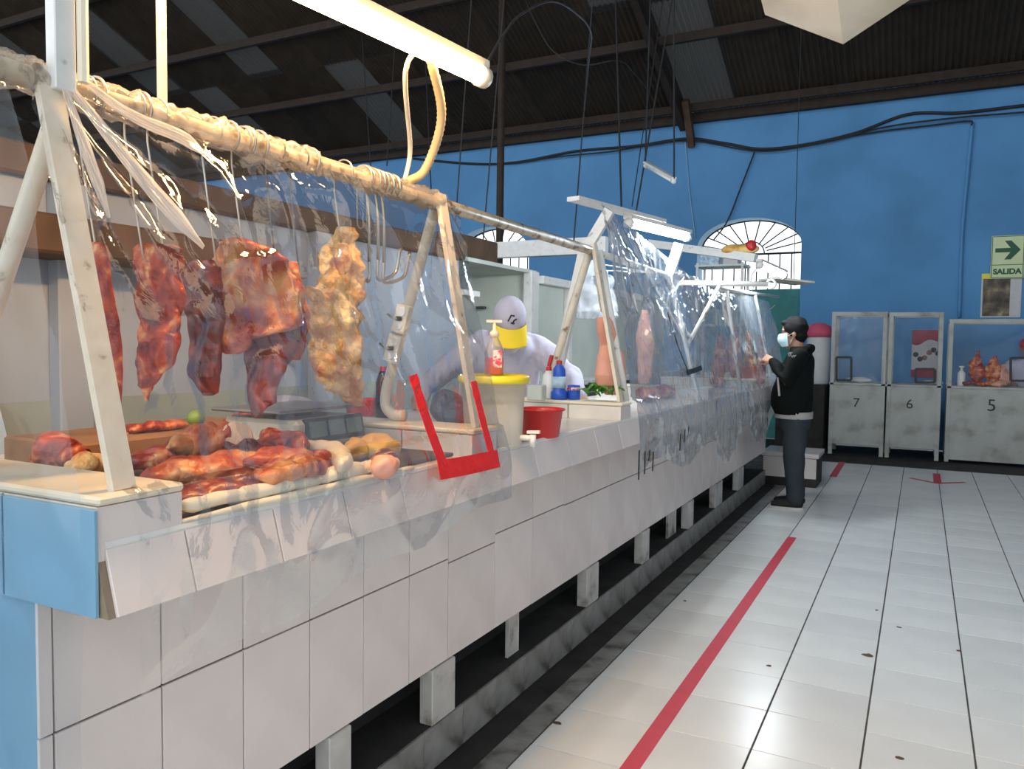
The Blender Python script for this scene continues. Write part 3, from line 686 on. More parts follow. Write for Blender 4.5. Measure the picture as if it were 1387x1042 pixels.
s2 = sheet('plastic_sheet', 'milky crumpled plastic fanned down from the cool lamp board over the counter', 3.62, 5.25,
           lambda s: (PXX + 0.03, 3.62 + 1.60*s, 2.10 - 0.20*s), lambda s: 0.80 + 0.05*math.sin(s*9) - 0.03*s, 'film_cool', 11, 150, 120, 1.5, gather=[(3.62, 2.12, 22, 0.016), (5.2, 1.9, 14, 0.01)])
for i, (u, v) in enumerate(((835, 420), (850, 440), (866, 455), (880, 430), (905, 425), (930, 470))):
    a = on_sheet(818 + i*6, 300 + i*5, 0.03); b = on_sheet(u, v, 0.02)
    strand('gathered_fold', [a, (a + b)/2 + Vector((0, 0, -0.02)), b], 0.02, 'film_thick', s2, i, 3)
def black_L(pts, w=0.012, parent=s2): return tape(pts, w, 'black_tape', parent, 'tape_black')
black_L([(896, 425), (910, 470), (924, 505)]); black_L([(922, 507), (932, 504), (943, 500)], 0.03)
for u, v, h in ((866, 610, 40), (874, 612, 30), (880, 610, 14), (885, 612, 26), (903, 602, 12), (922, 588, 22), (928, 582, 18), (933, 578, 12)):
    a = PX(u, v, XF_B + 0.03); b = PX(u - 1, v + h, XF_B + 0.02)
    MB().bar(a, b, 0.014, 0.003).build('black_tape', 'tape_black', s2)
s3 = sheet('plastic_sheet', 'milky plastic over the stall with the swing arm and diagonal brace', 5.22, 6.85, lambda s: (PXX + 0.03, 5.22 + 1.63*s, 1.90 - 0.03*s), lambda s: 0.72 - 0.10*math.sin(s*8), 'film_cool', 23, 110, 90, 1.6, gather=[(5.25, 1.92, 18, 0.012)])
s4 = sheet('plastic_sheet', 'milky plastic over the last stall in front of the customer', 6.83, 8.40, lambda s: (PXX + 0.03, 6.83 + 1.57*s, 1.88), lambda s: 0.78 - 0.14*math.sin(s*6 + 1), 'film_cool', 31, 100, 90, 1.6)

# ================================================================== MEAT
HX = -1.47
def wire_hook(y, z_to, parent_z=PZZ, dx=0.0, dy=0.0, r=0.0023, m='hook', label='', curl=0.014):
    t = thing('meat_hook', label, 'hook', (PXX, y, PZZ), 'wire hooks on the cream pipe')
    loop = arc_pts((PXX, y, PZZ), PR + 0.013, -0.6, math.pi + 0.5, 12)
    bot = Vector((HX + dx, y + dy, z_to))
    pts = loop + [Vector((PXX - 0.03, y, PZZ - 0.05)), bot] + [bot + Vector((0.0, curl*(1 - math.cos(a)), -curl*math.sin(a))) for a in (0.6, 1.2, 1.8, 2.4, 3.0)]
    MB().tube(pts, r, 6).build('wire', m, t, True); return t
HL = 'empty thin wire hook on the cream pipe beside the yellow fat'
def hang(name, label, keys, m, tk=0.6, amp=0.012, fr=14, seed=0, X=HX, group='meat hanging from the near pipe'):
    o = sil(keys, X, tk, amp, fr, seed).build(name, m, None, True, at=PX((keys[0][1] + keys[0][2])/2, keys[0][0], X)); return tag(o, label, 'meat', group)
hang('hanging_meat', 'narrow red strip of meat hanging beside the cream post', [(328, 124, 138), (334, 119, 146), (380, 123, 152), (430, 133, 160), (470, 140, 166), (510, 146, 166), (545, 150, 163), (575, 153, 163), (605, 153, 162), (622, 155, 160)], 'meat', 0.7, 0.008, 18, 1)
hang('hanging_meat', 'dark red cut with pale fat seam hanging second from the cream post', [(331, 184, 232), (336, 183, 242), (370, 186, 245), (410, 188, 247), (440, 185, 246), (465, 178, 242), (490, 176, 232), (510, 182, 222), (522, 184, 212), (532, 194, 203), (543, 198, 201)], 'meat', 0.5, 0.014, 14, 2)
hang('hanging_meat', 'dark lean cut under a red fatty top hanging beside the broad pale slab', [(352, 262, 292), (362, 250, 304), (395, 247, 300), (430, 250, 298), (460, 256, 296), (490, 256, 296), (510, 258, 296), (520, 264, 296), (532, 272, 296), (536, 274, 290)], 'meat_dark', 0.5, 0.012, 14, 3, HX - 0.04)
hang('hanging_meat', 'broad pale pink slab with fat and bone ends hanging in the middle', [(322, 306, 328), (330, 292, 345), (352, 282, 392), (375, 280, 400), (410, 286, 404), (440, 290, 410), (460, 296, 345), (474, 302, 332), (480, 308, 322)], 'meat_fatty', 0.35, 0.018, 12, 4)
hang('hanging_meat', 'long dark red shank hanging below the broad pale slab', [(370, 372, 396), (400, 346, 404), (440, 336, 418), (460, 332, 414), (485, 330, 398), (510, 332, 378), (530, 334, 372), (545, 336, 374), (556, 340, 358), (566, 345, 350)], 'meat_dark', 0.45, 0.014, 13, 5, HX + 0.03)
hang('hanging_meat', 'reddish brown shoulder piece hanging next to the yellow fat', [(355, 384, 402), (370, 380, 406), (400, 382, 414), (430, 384, 424), (455, 384, 420), (475, 388, 412), (488, 394, 406)], 'meat_fatty', 0.5, 0.012, 15, 6, HX + 0.05)
o = hang('hanging_meat', 'ragged yellow orange fat piece hanging at the end of the meat row', [(308, 458, 478), (322, 452, 486), (340, 440, 490), (362, 436, 492), (385, 430, 486), (410, 424, 482), (440, 420, 482), (470, 420, 488), (500, 424, 488), (520, 436, 492), (538, 462, 492), (550, 478, 491)], 'fat', 0.45, 0.026, 17, 7)
for keys, sd in (([(335, 436, 446), (348, 432, 452), (362, 430, 448), (372, 434, 442)], 21), ([(352, 474, 482), (375, 472, 494), (395, 478, 493), (402, 486, 491)], 22), ([(388, 412, 424), (393, 409, 436), (402, 416, 440), (410, 424, 438)], 23), ([(330, 456, 470), (350, 452, 478), (365, 456, 474), (372, 460, 468)], 24)):
    sil(keys, HX + 0.05, 0.4, 0.012, 22, sd, 24, 20).build('flap', 'fat', o, True)
for keys, sd, mm in (([(345, 300, 318), (380, 296, 330), (420, 298, 336), (460, 300, 334)], 31, 'fat'),):
    pass
HK = [((193, 330), 'hook', 'holding the left shoulder of the dark red cut with pale fat seam'), ((222, 331), 'hook', 'holding the right shoulder of the dark red cut with pale fat seam'), ((292, 338), 'hook', 'holding the dark lean cut under a red fatty top'), ((330, 330), 'hook', 'holding the top of the broad pale slab'), ((374, 352), 'hook_dark', 'holding the long dark red shank'), ((405, 356), 'hook_dark', 'holding the reddish brown shoulder piece'), ((463, 325), 'hook', 'holding the ragged yellow fat piece'), ((131, 330), 'hook', 'holding the narrow red strip beside the cream post')]
for (u, v), m, use in HK:
    p = PX(u, v + 14, HX); wire_hook(p.y - 0.05, p.z, dy=0.05, m=m, label=('dark' if m == 'hook_dark' else 'thin') + ' wire hook ' + use)
for u, v in ((484, 302), (497, 309)):
    p = PX(u, v, HX); wire_hook(p.y - 0.02, p.z, dy=0.02, label=HL)
# heavy hooks at the end of the pipe
def big_hook(y, zb, w, label, r=0.005, m='hook', spread=0.10):
    t = thing('meat_hook', label, 'hook', (PXX, y, PZZ), 'heavy hooks at the end of the cream pipe')
    loop = arc_pts((PXX, y, PZZ), PR + 0.014, -0.3, math.pi, 10)
    pts = loop + [Vector((PXX - 0.03, y + 0.01, PZZ - 0.1)), Vector((HX, y + 0.03, zb + 0.06))]
    MB().tube(curve_pts(pts, 3), r, 8).build('shank', m, t, True)
    arm = [Vector((HX, y + 0.03, zb + 0.06)) + Vector((0, 0, -0.055))] + [Vector((HX, y + 0.03 + spread*math.sin(a), zb + 0.06 - 0.05*math.cos(a) - 0.005)) for a in (0.5, 1.0, 1.5)] + [Vector((HX, y + 0.03 + spread*1.15, zb + 0.11))]
    MB().tube(curve_pts([Vector((HX, y + 0.03, zb + 0.07))] + arm, 4), r, 8).build('prong', m, t, True)
    return t
for i, (u, v, sp) in enumerate(((500, 382, -0.09), (512, 380, 0.10), (520, 384, 0.12))):
    p = PX(u, v, HX); big_hook(p.y - 0.03, p.z, 0, 'heavy pronged steel meat hook hanging at the end of the cream pipe', 0.005, 'hook', sp)
for i, y in enumerate((1.0, 1.10, 1.33, 1.38, 1.42, 1.60, 1.82, 1.86, 1.90, 1.93, 1.96)):
    tag(MB().tube(arc_pts((PXX, y, PZZ), PR + 0.015, -0.9, math.pi + 0.7, 14), 0.0035, 6).build('wire_loop', 'hook', None, True, at=(PXX, y, PZZ)), 'bent wire loop hung over the film wound cream pipe', 'wire loop', 'wire loops on the cream pipe')

# ---- cuts lying on the near worktop
Z0 = ZT + 0.013
tag(MB().box((-1.94, 1.05, ZT + 0.001), (-1.285, 2.10, ZT + 0.012), 0.003).build('display_board', 'wood_dark', at=(-1.6, 1.5, ZT)), 'dark stained wooden board under the pile of cuts', 'board')
def lie(name, label, px, m, z=Z0, amp=0.013, fr=15, seed=0, cat='meat', group='meat on the near worktop', n=44):
    """px: (u, v, height above the surface, half width m, half height m)"""
    keys = []
    for u, v, dz, w, h in px:
        p = PZ(u, v, z + dz); keys.append((p.x, p.y, p.z, w*1.22, h*1.2))
    o = worm(keys, amp, fr, seed, n).build(name, m, None, True, at=(keys[len(keys)//2][0], keys[len(keys)//2][1], z)); return tag(o, label, cat, group)
lie('meat_cut', 'long orange slab of meat lying along the front of the worktop', [(185, 655, 0.03, 0.015, 0.015), (230, 645, 0.035, 0.045, 0.035), (280, 640, 0.035, 0.055, 0.035), (340, 632, 0.035, 0.05, 0.03), (395, 628, 0.03, 0.03, 0.025)], 'meat_fatty', seed=1)
lie('meat_cut', 'dark red slab lying beneath the orange slab at the front', [(190, 676, 0.018, 0.02, 0.015), (250, 672, 0.02, 0.05, 0.022), (320, 660, 0.02, 0.05, 0.022), (400, 645, 0.02, 0.04, 0.02), (430, 640, 0.018, 0.02, 0.015)], 'meat_dark', seed=2)
k = PZ(298, 598, Z0 + 0.09); b_ = PZ(232, 604, Z0 + 0.08)
leg = lie('shank_bone', 'sawn shank with round pale bone face on top of the pile', [(228, 606, 0.085, 0.012, 0.012), (250, 600, 0.085, 0.03, 0.028), (285, 594, 0.09, 0.04, 0.038), (314, 593, 0.09, 0.046, 0.044)], 'meat_fatty', seed=3)
fc = PZ(320, 593, Z0 + 0.092)
MB().lathe([(0.001, 0.014), (0.036, 0.014), (0.041, 0.008), (0.041, -0.02)], fc, 22, axis=(0.72, -0.62, 0.15)).build('sawn_face', 'bone', leg, True)
lie('meat_cut', 'dark red chunk beside the sawn shank bone', [(345, 606, 0.06, 0.015, 0.02), (370, 600, 0.065, 0.04, 0.035), (400, 604, 0.06, 0.035, 0.03), (408, 612, 0.05, 0.012, 0.012)], 'meat', seed=4)
lie('meat_cut', 'folded orange meat flap with bone ends in the middle of the pile', [(330, 628, 0.06, 0.02, 0.015), (370, 622, 0.06, 0.04, 0.022), (410, 622, 0.055, 0.035, 0.02), (436, 618, 0.05, 0.015, 0.012)], 'meat_fatty', seed=5)
lie('meat_cut', 'bright red minced piece lying against the cream tripe', [(408, 636, 0.03, 0.02, 0.02), (430, 630, 0.035, 0.035, 0.028), (455, 626, 0.03, 0.02, 0.02)], 'meat', seed=6)
lie('meat_cut', 'red chunk lying behind the cream post', [(40, 620, 0.04, 0.02, 0.02), (70, 614, 0.05, 0.05, 0.04), (105, 620, 0.045, 0.04, 0.03), (125, 628, 0.03, 0.015, 0.02)], 'meat', seed=7)
lie('meat_cut', 'orange meat piece with yellow fat beside the cream post', [(92, 640, 0.035, 0.02, 0.02), (120, 630, 0.04, 0.035, 0.03), (145, 628, 0.03, 0.02, 0.02)], 'fat', seed=8)
lie('meat_cut', 'pale raw trimmings heaped behind the shank bone', [(300, 574, 0.06, 0.02, 0.02), (345, 572, 0.06, 0.05, 0.03), (385, 580, 0.05, 0.04, 0.02)], 'meat_fatty', seed=9)
lie('meat_cut', 'red offcut lying left of the chopping block under the hanging meat', [(150, 600, 0.04, 0.02, 0.02), (175, 592, 0.045, 0.05, 0.03), (200, 588, 0.04, 0.03, 0.02)], 'meat_dark', seed=19)
lie('meat_cut', 'flat brown slab lying at the left end of the pile beside the post', [(170, 632, 0.03, 0.015, 0.015), (200, 622, 0.04, 0.04, 0.03), (240, 616, 0.045, 0.045, 0.035), (275, 612, 0.04, 0.02, 0.02)], 'meat', seed=61)
lie('meat_cut', 'dark cut wedged under the sawn shank bone', [(270, 622, 0.045, 0.02, 0.02), (310, 614, 0.05, 0.045, 0.035), (355, 616, 0.05, 0.04, 0.03), (390, 618, 0.04, 0.02, 0.02)], 'meat_dark', seed=62)
lie('meat_cut', 'orange flap hanging over the front of the pile', [(345, 648, 0.04, 0.02, 0.015), (380, 640, 0.045, 0.035, 0.02), (420, 634, 0.04, 0.03, 0.02), (445, 632, 0.03, 0.012, 0.012)], 'meat_fatty', seed=63)
lie('tripe_roll', 'cream roll of tripe curling away from the red meat', [(395, 604, 0.05, 0.012, 0.015), (425, 606, 0.05, 0.022, 0.02), (455, 612, 0.05, 0.028, 0.022), (464, 626, 0.045, 0.022, 0.024), (460, 636, 0.035, 0.014, 0.02)], 'tripe', seed=10, cat='tripe', amp=0.005)
lie('chicken_cut', 'yellow skinned chicken piece in front of the weighing scale', [(462, 618, 0.035, 0.02, 0.02), (490, 610, 0.04, 0.04, 0.03), (520, 606, 0.045, 0.035, 0.03), (540, 608, 0.03, 0.015, 0.02)], 'chicken', seed=11, cat='chicken')
lie('liver_slice', 'dark glossy liver slice beside the chicken piece', [(505, 622, 0.035, 0.012, 0.01), (525, 614, 0.045, 0.03, 0.012), (540, 618, 0.035, 0.015, 0.01)], 'liver', seed=12, cat='liver', amp=0.004)
lie('tripe_roll', 'pinkish cream tripe knob at the end of the pile', [(505, 640, 0.02, 0.015, 0.02), (520, 632, 0.03, 0.028, 0.026), (536, 626, 0.03, 0.02, 0.02)], 'pork', seed=13, cat='tripe', amp=0.005)
# rolled cloth along the lip
keys = []
for u, v, w, h in ((246, 704, 0.028, 0.022), (300, 694, 0.026, 0.020), (360, 680, 0.025, 0.018), (420, 664, 0.026, 0.018), (470, 650, 0.026, 0.02), (500, 640, 0.024, 0.022), (520, 632, 0.015, 0.018)):
    p = PX(u, v, XF_T - 0.032); keys.append((p.x, p.y, Z0 + h*0.8, w, h))
tag(worm(keys, 0.006, 12, 5).build('rolled_cloth', 'cloth_cream', None, True, at=(XF_T - 0.03, 1.4, ZT)), 'cream cloth rolled along the front lip below the meat', 'cloth')
keys = []
for u in (246, 330, 420, 500, 560):
    p = PX(u, 714 - (u - 246)*0.232, XF_T - 0.006); keys.append((p.x, p.y, ZT + 0.008, 0.012, 0.009))
tag(worm(keys, 0.002, 12, 9).build('rope_edging', 'cloth_cream', None, True, at=(XF_T, 1.4, ZT)), 'thin cream rope edging on the lip in front of the rolled cloth', 'rope')

# wooden block behind the pile, with trimmings and a lime on it
bx0, bx1, by0, by1, bz = -2.30, -1.955, 1.32, 2.06, ZT + 0.075
tag(MB().box((bx0, by0, ZT + 0.001), (bx1, by1, bz), 0.006).build('chopping_block', 'wood_mid', at=((bx0 + bx1)/2, (by0 + by1)/2, ZT)), 'thick brown chopping block standing behind the pile of cuts', 'board')
p = PX(265, 564, -2.06); tag(MB().sphere((p.x, p.y, bz + 0.027), 0.027, sc=(1, 1, 0.95)).build('lime', 'lime', None, True, at=(p.x, p.y, bz)), 'small green lime on the brown chopping block', 'fruit')
for u, w_, m_, lab, sd in ((205, 0.05, 'meat', 'red trimming on the chopping block near the cream post', 51), (330, 0.06, 'meat', 'long red trimming on the chopping block beside the lime', 52), (235, 0.04, 'meat_fatty', 'pale trimming on the chopping block next to the lime', 53)):
    p = PX(u, 566, -2.04)
    tag(worm([(p.x, p.y - w_*1.4, bz + 0.012, 0.015, 0.010), (p.x - 0.01, p.y, bz + 0.018, w_*0.6, 0.016), (p.x, p.y + w_*1.4, bz + 0.012, 0.015, 0.010)], 0.006, 18, sd).build('meat_trimming', m_, None, True, at=(p.x, p.y, bz)), lab, 'meat', 'trimmings on the chopping block')
sc0 = PZ(468, 604, ZT); sx, sy = -1.62, 1.925
ZS = ZT; ZT = ZT + 0.0125
sc = thing('weighing_scale', 'cream electronic weighing scale with steel platter and dark display', 'scale', (sx, sy, ZT))
MB().box((sx - 0.30, sy - 0.16, ZT + 0.012), (sx, sy + 0.16, ZT + 0.105), 0.012).build('body', 'cream_pl', sc)
for dx in (-0.27, -0.03):
    for dy in (-0.13, 0.13): MB().lathe([(0.016, 0.0), (0.016, 0.014)], (sx + dx, sy + dy, ZT), 12).build('foot', 'black_pl', sc)
MB().box((sx - 0.31, sy - 0.20, ZT + 0.125), (sx - 0.03, sy + 0.185, ZT + 0.135), 0.004).build('platter', 'platter', sc)
MB().box((sx - 0.20, sy - 0.04, ZT + 0.10), (sx - 0.12, sy + 0.04, ZT + 0.126)).build('spider', 'black_pl', sc)
dp = MB().bar((sx + 0.008, sy + 0.01, ZT + 0.035), (sx - 0.006, sy + 0.01, ZT + 0.108), 0.27, 0.012, (1, 0, 0.2)).build('display_panel', 'black_pl', sc)
for k in (-1, 0, 1): MB().bar((sx + 0.0125, sy + 0.01 + 0.085*k, ZT + 0.052), (sx + 0.003, sy + 0.01 + 0.085*k, ZT + 0.098), 0.072, 0.006, (1, 0, 0.2)).build('screen', 'screen', dp)
ZT = ZS
def bottle(name, label, c, prof, m, cap=None, capm='red_pl', band=None, bandm=None, cat='bottle'):
    t = thing(name, label, cat, c)
    MB().lathe(prof, c, 24).build('body', m, t, True)
    if cap: MB().lathe(cap, c, 18).build('cap', capm, t)
    if band: MB().lathe(band, c, 24).build('label_band', bandm, t, True)
    return t
p = PZ(519, 572, ZT); bottle('cola_bottle', 'dark drink bottle with red cap behind the weighing scale', p, [(0.02, 0), (0.034, 0.004), (0.035, 0.10), (0.032, 0.15), (0.034, 0.175), (0.022, 0.215), (0.013, 0.23)], 'cola', [(0.015, 0.226), (0.015, 0.246), (0.001, 0.248)])
p = PZ(492, 562, ZT); tag(MB().lathe([(0.075, 0.0), (0.09, 0.075), (0.094, 0.078), (0.086, 0.074), (0.07, 0.01)], p, 24).build('red_tub', 'red_pl', None, True, at=p), 'small red plastic tub behind the scale platter', 'tub')
p = PZ(388, 566, ZT); tag(MB().sphere(p + Vector((0, 0, 0.045)), 0.13, sc=(1.1, 1.0, 0.42), amp=0.02).build('white_bag', 'cloth_white', None, True, at=p), 'folded white cloth bundle on the worktop behind the scale', 'cloth')
# socket boxes on the rear leg
def on_leg(v): return PY(0, 0, 1)
for (u, v), lab in (((545, 432), 'upper cream twin socket box with plug strapped to the slanted rear leg'), ((534, 472), 'lower cream twin socket box with plug strapped to the slanted rear leg')):
    p = PY(u, v, 2.19); ax = (Vector((PXX, 2.19, PZZ)) - Vector((-1.64, 2.19, zt))).normalized(); nx = Vector((0, -1, 0)); sd = ax.cross(nx)
    t = thing('socket_box', lab, 'socket', p, 'socket boxes on the rear leg')
    MB().bar(p - ax*0.047, p + ax*0.047, 0.05, 0.026, nx).build('box', 'cream_pl', t)
    for k in (-1, 1): MB().lathe([(0.001, 0.004), (0.014, 0.004), (0.017, 0.0)], p + ax*0.023*k + nx*0.013, 14, nx).build('outlet', 'white_pl', t)
    MB().tube([p + nx*0.013, p + nx*0.032 + sd*0.0], 0.008, 8).build('plug', 'black_pl', t)
    MB().tube(curve_pts([p + nx*0.03, p + nx*0.03 - sd*0.02 + Vector((0, 0, -0.003)), p - sd*0.055 + nx*0.01], 5), 0.0035, 6).build('cord', 'hook', t, True)

# ================================================================== WATER TUB, SOAP, BASIN
p = PZ(668, 603, ZT); tb = thing('water_tub', 'cloudy plastic water tub with yellow lid and white tap', 'tub', p)
z0 = ZT
hz = (PX(668, 510, p.x).z - z0)
MB().lathe([(0.096, 0.001), (0.100, 0.01), (0.110, hz - 0.012), (0.115, hz - 0.012)], p, 36).build('bucket', 'tub', tb, True)
MB().lathe([(0.094, 0.004), (0.102, hz*0.62)], p, 32).build('water', 'water', tb, True)
MB().lathe([(0.121, hz - 0.022), (0.124, hz - 0.016), (0.124, hz), (0.116, hz + 0.006), (0.108, hz + 0.002), (0.001, hz + 0.002)], p, 40).build('lid', 'yellow', tb, True)
tdv = (CR*0.93 - CD*0.35).normalized(); tp = p + tdv*0.096 + Vector((0, 0, 0.032))
tap = MB().tube([tp, tp + tdv*0.055], 0.010, 10).build('tap', 'white_pl', tb, True)
MB().tube([tp + tdv*0.05 + Vector((0, 0, 0.012)), tp + tdv*0.05 + Vector((0, 0, -0.030))], 0.011, 10).build('spout', 'white_pl', tap, True)
MB().bar(tp + tdv*0.030 + Vector((0, 0, 0.02)), tp + tdv*0.075 + Vector((0, 0, 0.022)), 0.014, 0.010, (0, 0, 1)).build('lever', 'white_pl', tap)
sp = p + Vector((0, 0, hz + 0.0065)); so = thing('soap_dispenser', 'clear pump bottle of pink soap standing on the yellow lid', 'bottle', sp)
MB().lathe([(0.026, 0), (0.031, 0.004), (0.031, 0.055), (0.029, 0.058)], sp, 24).build('soap', 'soap', so, True)
MB().lathe([(0.033, 0.0005), (0.0335, 0.075), (0.027, 0.10), (0.014, 0.128), (0.012, 0.135)], sp, 24).build('body', 'clear_pl', so, True)
q = sp + CR*0.012 - CD*0.030; MB().bar(q + Vector((0, 0, 0.025)), q + Vector((0, 0, 0.085)), 0.030, 0.010, CD).build('label_patch', 'label_red', so)
pm = MB().lathe([(0.016, 0.130), (0.016, 0.146), (0.009, 0.152), (0.006, 0.155), (0.006, 0.182)], sp, 16).build('pump', 'cream_pl', so, True)
MB().bar(sp + Vector((0, 0, 0.184)) - CR*0.028, sp + Vector((0, 0, 0.184)) + CR*0.026, 0.014, 0.009, (0, 0, 1)).build('nozzle', 'cream_pl', pm)
p = PZ(732, 592, ZT); ba = thing('red_basin', 'round red plastic basin standing on the bare worktop', 'basin', p)
MB().lathe([(0.066, 0.001), (0.071, 0.006), (0.084, 0.100), (0.094, 0.104), (0.095, 0.109), (0.088, 0.110), (0.080, 0.104), (0.066, 0.012), (0.001, 0.010)], p, 36).build('bowl', 'red_pl', ba, True)
# things on the third divider and behind it
zd = ZT + 0.0845
p = PZ(757, 541, zd); t = bottle('detergent_bottle', 'blue detergent bottle with red cap standing on the tiled divider', p, [(0.036, 0.0), (0.040, 0.004), (0.040, 0.035), (0.030, 0.045), (0.032, 0.12), (0.030, 0.15), (0.014, 0.17), (0.012, 0.175)], 'blue_pl', [(0.014, 0.172), (0.014, 0.19), (0.001, 0.192)], 'red_pl', [(0.0325, 0.055), (0.0328, 0.112)], 'label_blue')
p = PZ(777, 541, zd); bottle('blue_jar', 'squat blue jar with printed band beside the detergent bottle', p, [(0.03, 0), (0.033, 0.003), (0.033, 0.05), (0.031, 0.07), (0.001, 0.072)], 'blue_pl', None, 'red_pl', [(0.0335, 0.046), (0.0335, 0.060)], 'label_red', 'jar')
p = PZ(743, 540, zd); t = bottle('spray_bottle', 'white spray bottle with red trigger next to the blue bottle', p, [(0.03, 0), (0.032, 0.004), (0.032, 0.11), (0.014, 0.14)], 'white_pl', [(0.015, 0.138), (0.013, 0.158)], 'red_pl')
MB().bar(p + Vector((0, 0, 0.16)), p + Vector((0.015, 0, 0.215)), 0.02, 0.014).build('trigger', 'red_pl', t)
p = PZ(727, 543, zd); tag(MB().box((p.x - 0.05, p.y - 0.01, zd), (p.x + 0.03, p.y + 0.05, zd + 0.075), 0.006).build('grey_carton', 'booth', at=p), 'small pale green carton beside the spray bottle', 'carton')
lp = PZ(815, 543, zd)
lt = thing('leaf_bundle', 'bundle of green leaves lying behind the pork leg', 'leaves', lp)
for k in range(16):
    a = random.uniform(0, 6.28); c = lp + Vector((random.uniform(-0.10, 0.06), random.uniform(0.0, 0.05), 0.015 + random.uniform(0, 0.03))); L = random.uniform(0.05, 0.10); dv = Vector((math.cos(a), math.sin(a), random.uniform(0.0, 0.35))).normalized(); w = dv.cross(Vector((0, 0, 1))).normalized()
    rows = []
    for i in range(7):
        t = i/6; ww = 0.022*math.sin(math.pi*min(t*0.95 + 0.04, 1)); m_ = c + dv*L*t + Vector((0, 0, 0.02*math.sin(t*3)))
        rows.append([m_ - w*ww + Vector((0, 0, 0.008)), m_, m_ + w*ww + Vector((0, 0, 0.008))])
    MB().quad_grid(rows).build('leaf', 'lettuce', lt, True)
pk = tag(sil([(430, 809, 826), (436, 807, 830), (450, 808, 834), (468, 812, 838), (490, 808, 842), (508, 805, 843), (522, 808, 840), (530, 815, 838), (535, 820, 834)], -1.36, 0.6, 0.004, 8, 3).build('pork_leg', 'pork', None, True, at=PX(820, 430, -1.36)), 'smooth pink pork leg hanging by the slanted white post', 'meat')
sil([(475, 836, 844), (495, 834, 848), (520, 834, 848), (534, 836, 842)], -1.35, 0.6, 0.004, 8, 5, 18, 14).build('skin_flap', 'pork', pk, True)
p = PX(818, 432, -1.36); t = thing('meat_hook', 'short steel hook holding the pork leg', 'hook', p)
MB().tube(curve_pts([p + Vector((0, 0, -0.02)), p + Vector((0, 0.02, 0.0)), p + Vector((0, 0.01, 0.03)), p + Vector((-0.02, 0, 0.06)), (PXX, p.y, PZZ)], 6), 0.004, 6).build('wire', 'hook', t, True)
# hanging carrier bags
def bag(label, keys, X, seed):
    o = tag(sil(keys, X, 0.45, 0.03, 9, seed, 40, 30).build('carrier_bag', 'bag', None, True, at=PX((keys[0][1] + keys[0][2])/2, keys[0][0], X)), label, 'bag', 'white bags hanging behind the posts')
    c = PX((keys[0][1] + keys[0][2])/2, keys[0][0] + 4, X); MB().tube([c, (PXX - 0.01, c.y - 0.02, PZZ - 0.02)], 0.004, 6).build('handle', 'film_thick', o)
bag('white carrier bag hanging behind the slanted white post', [(352, 800, 806), (365, 790, 812), (385, 782, 820), (405, 776, 822), (422, 774, 816), (432, 780, 808)], -1.95, 4)
bag('crumpled white carrier bag hanging beside the pork leg', [(362, 806, 816), (375, 806, 834), (392, 808, 836), (412, 808, 836), (428, 806, 834), (434, 812, 826)], -1.85, 8)
p = PZ(612, 574, ZT); tag(MB().sphere(p + Vector((0, 0, 0.065)), 0.10, 26, 18, (0.9, 1.1, 0.72), 0.05, 9, 3).build('dark_bag', 'bag_dark', None, True, at=p), 'crumpled dark grey bag on the worktop behind the red taped slot', 'bag')
# meat hanging in the far stalls
FM = [([(420, 868, 878), (450, 862, 884), (490, 862, 886), (520, 866, 880)], 'pork', 'pale pork side hanging behind the milky crumpled plastic', -1.6),
      ([(455, 972, 980), (475, 966, 984), (500, 964, 984), (515, 968, 980)], 'meat', 'red meat cut hanging behind the plastic near the diagonal brace', -1.55),
      ([(440, 992, 998), (465, 986, 1002), (495, 984, 1004), (512, 990, 1000)], 'meat', 'red meat cut hanging between the far white legs', -1.55),
      ([(450, 1012, 1018), (470, 1008, 1020), (495, 1008, 1022), (508, 1011, 1018)], 'meat_fatty', 'pinkish meat cut hanging beside the last white leg', -1.55),
      ([(455, 1030, 1035), (470, 1026, 1038), (490, 1026, 1040), (500, 1030, 1036)], 'meat', 'red meat cut hanging in front of the customer hands', -1.55)]
for keys, m, lab, X in FM:
    o = sil(keys, X, 0.55, 0.012, 12, keys[0][0], 30, 22).build('hanging_meat', m, None, True, at=PX(keys[0][1], keys[0][0], X)); tag(o, lab, 'meat', 'meat hanging in the far stalls')
    c = PX((keys[0][1] + keys[0][2])/2, keys[0][0] + 3, X)
    tt = thing('meat_hook', 'thin steel hook of ' + lab, 'hook', c, 'hooks in the far stalls')
    MB().tube([c, (c.x + 0.02, c.y, PZZ - 0.10), (PXX + 0.0, c.y, PZZ - 0.005)], 0.004, 6).build('wire', 'hook', tt)
for u, v, m, lab in ((880, 545, 'meat_fatty', 'pale pink cut lying behind the crumpled plastic'), (905, 540, 'meat', 'red cut lying next to the pale pink cut behind plastic'), (975, 522, 'meat', 'red cut lying below the diagonal brace'), (1012, 514, 'meat_dark', 'dark cut lying near the last white leg')):
    c = PX(u, v, -1.5); c.z = ZT
    tag(worm([(c.x, c.y - 0.12, ZT + 0.03, 0.02, 0.02), (c.x - 0.02, c.y - 0.04, ZT + 0.05, 0.07, 0.045), (c.x, c.y + 0.06, ZT + 0.05, 0.06, 0.04), (c.x, c.y + 0.13, ZT + 0.03, 0.02, 0.02)], 0.01, 14, u).build('meat_cut', m, None, True, at=c), lab, 'meat', 'meat on the far worktop')
p = PX(1048, 520, -1.45); tag(MB().lathe([(0.11, 0), (0.12, 0.02), (0.125, 0.16), (0.13, 0.165), (0.118, 0.16), (0.11, 0.02)], (-1.45, 7.9, ZT), 26).build('red_tub', 'red_pl', None, True, at=(-1.45, 7.9, ZT)), 'red plastic tub at the far end of the counter near the customer', 'tub')

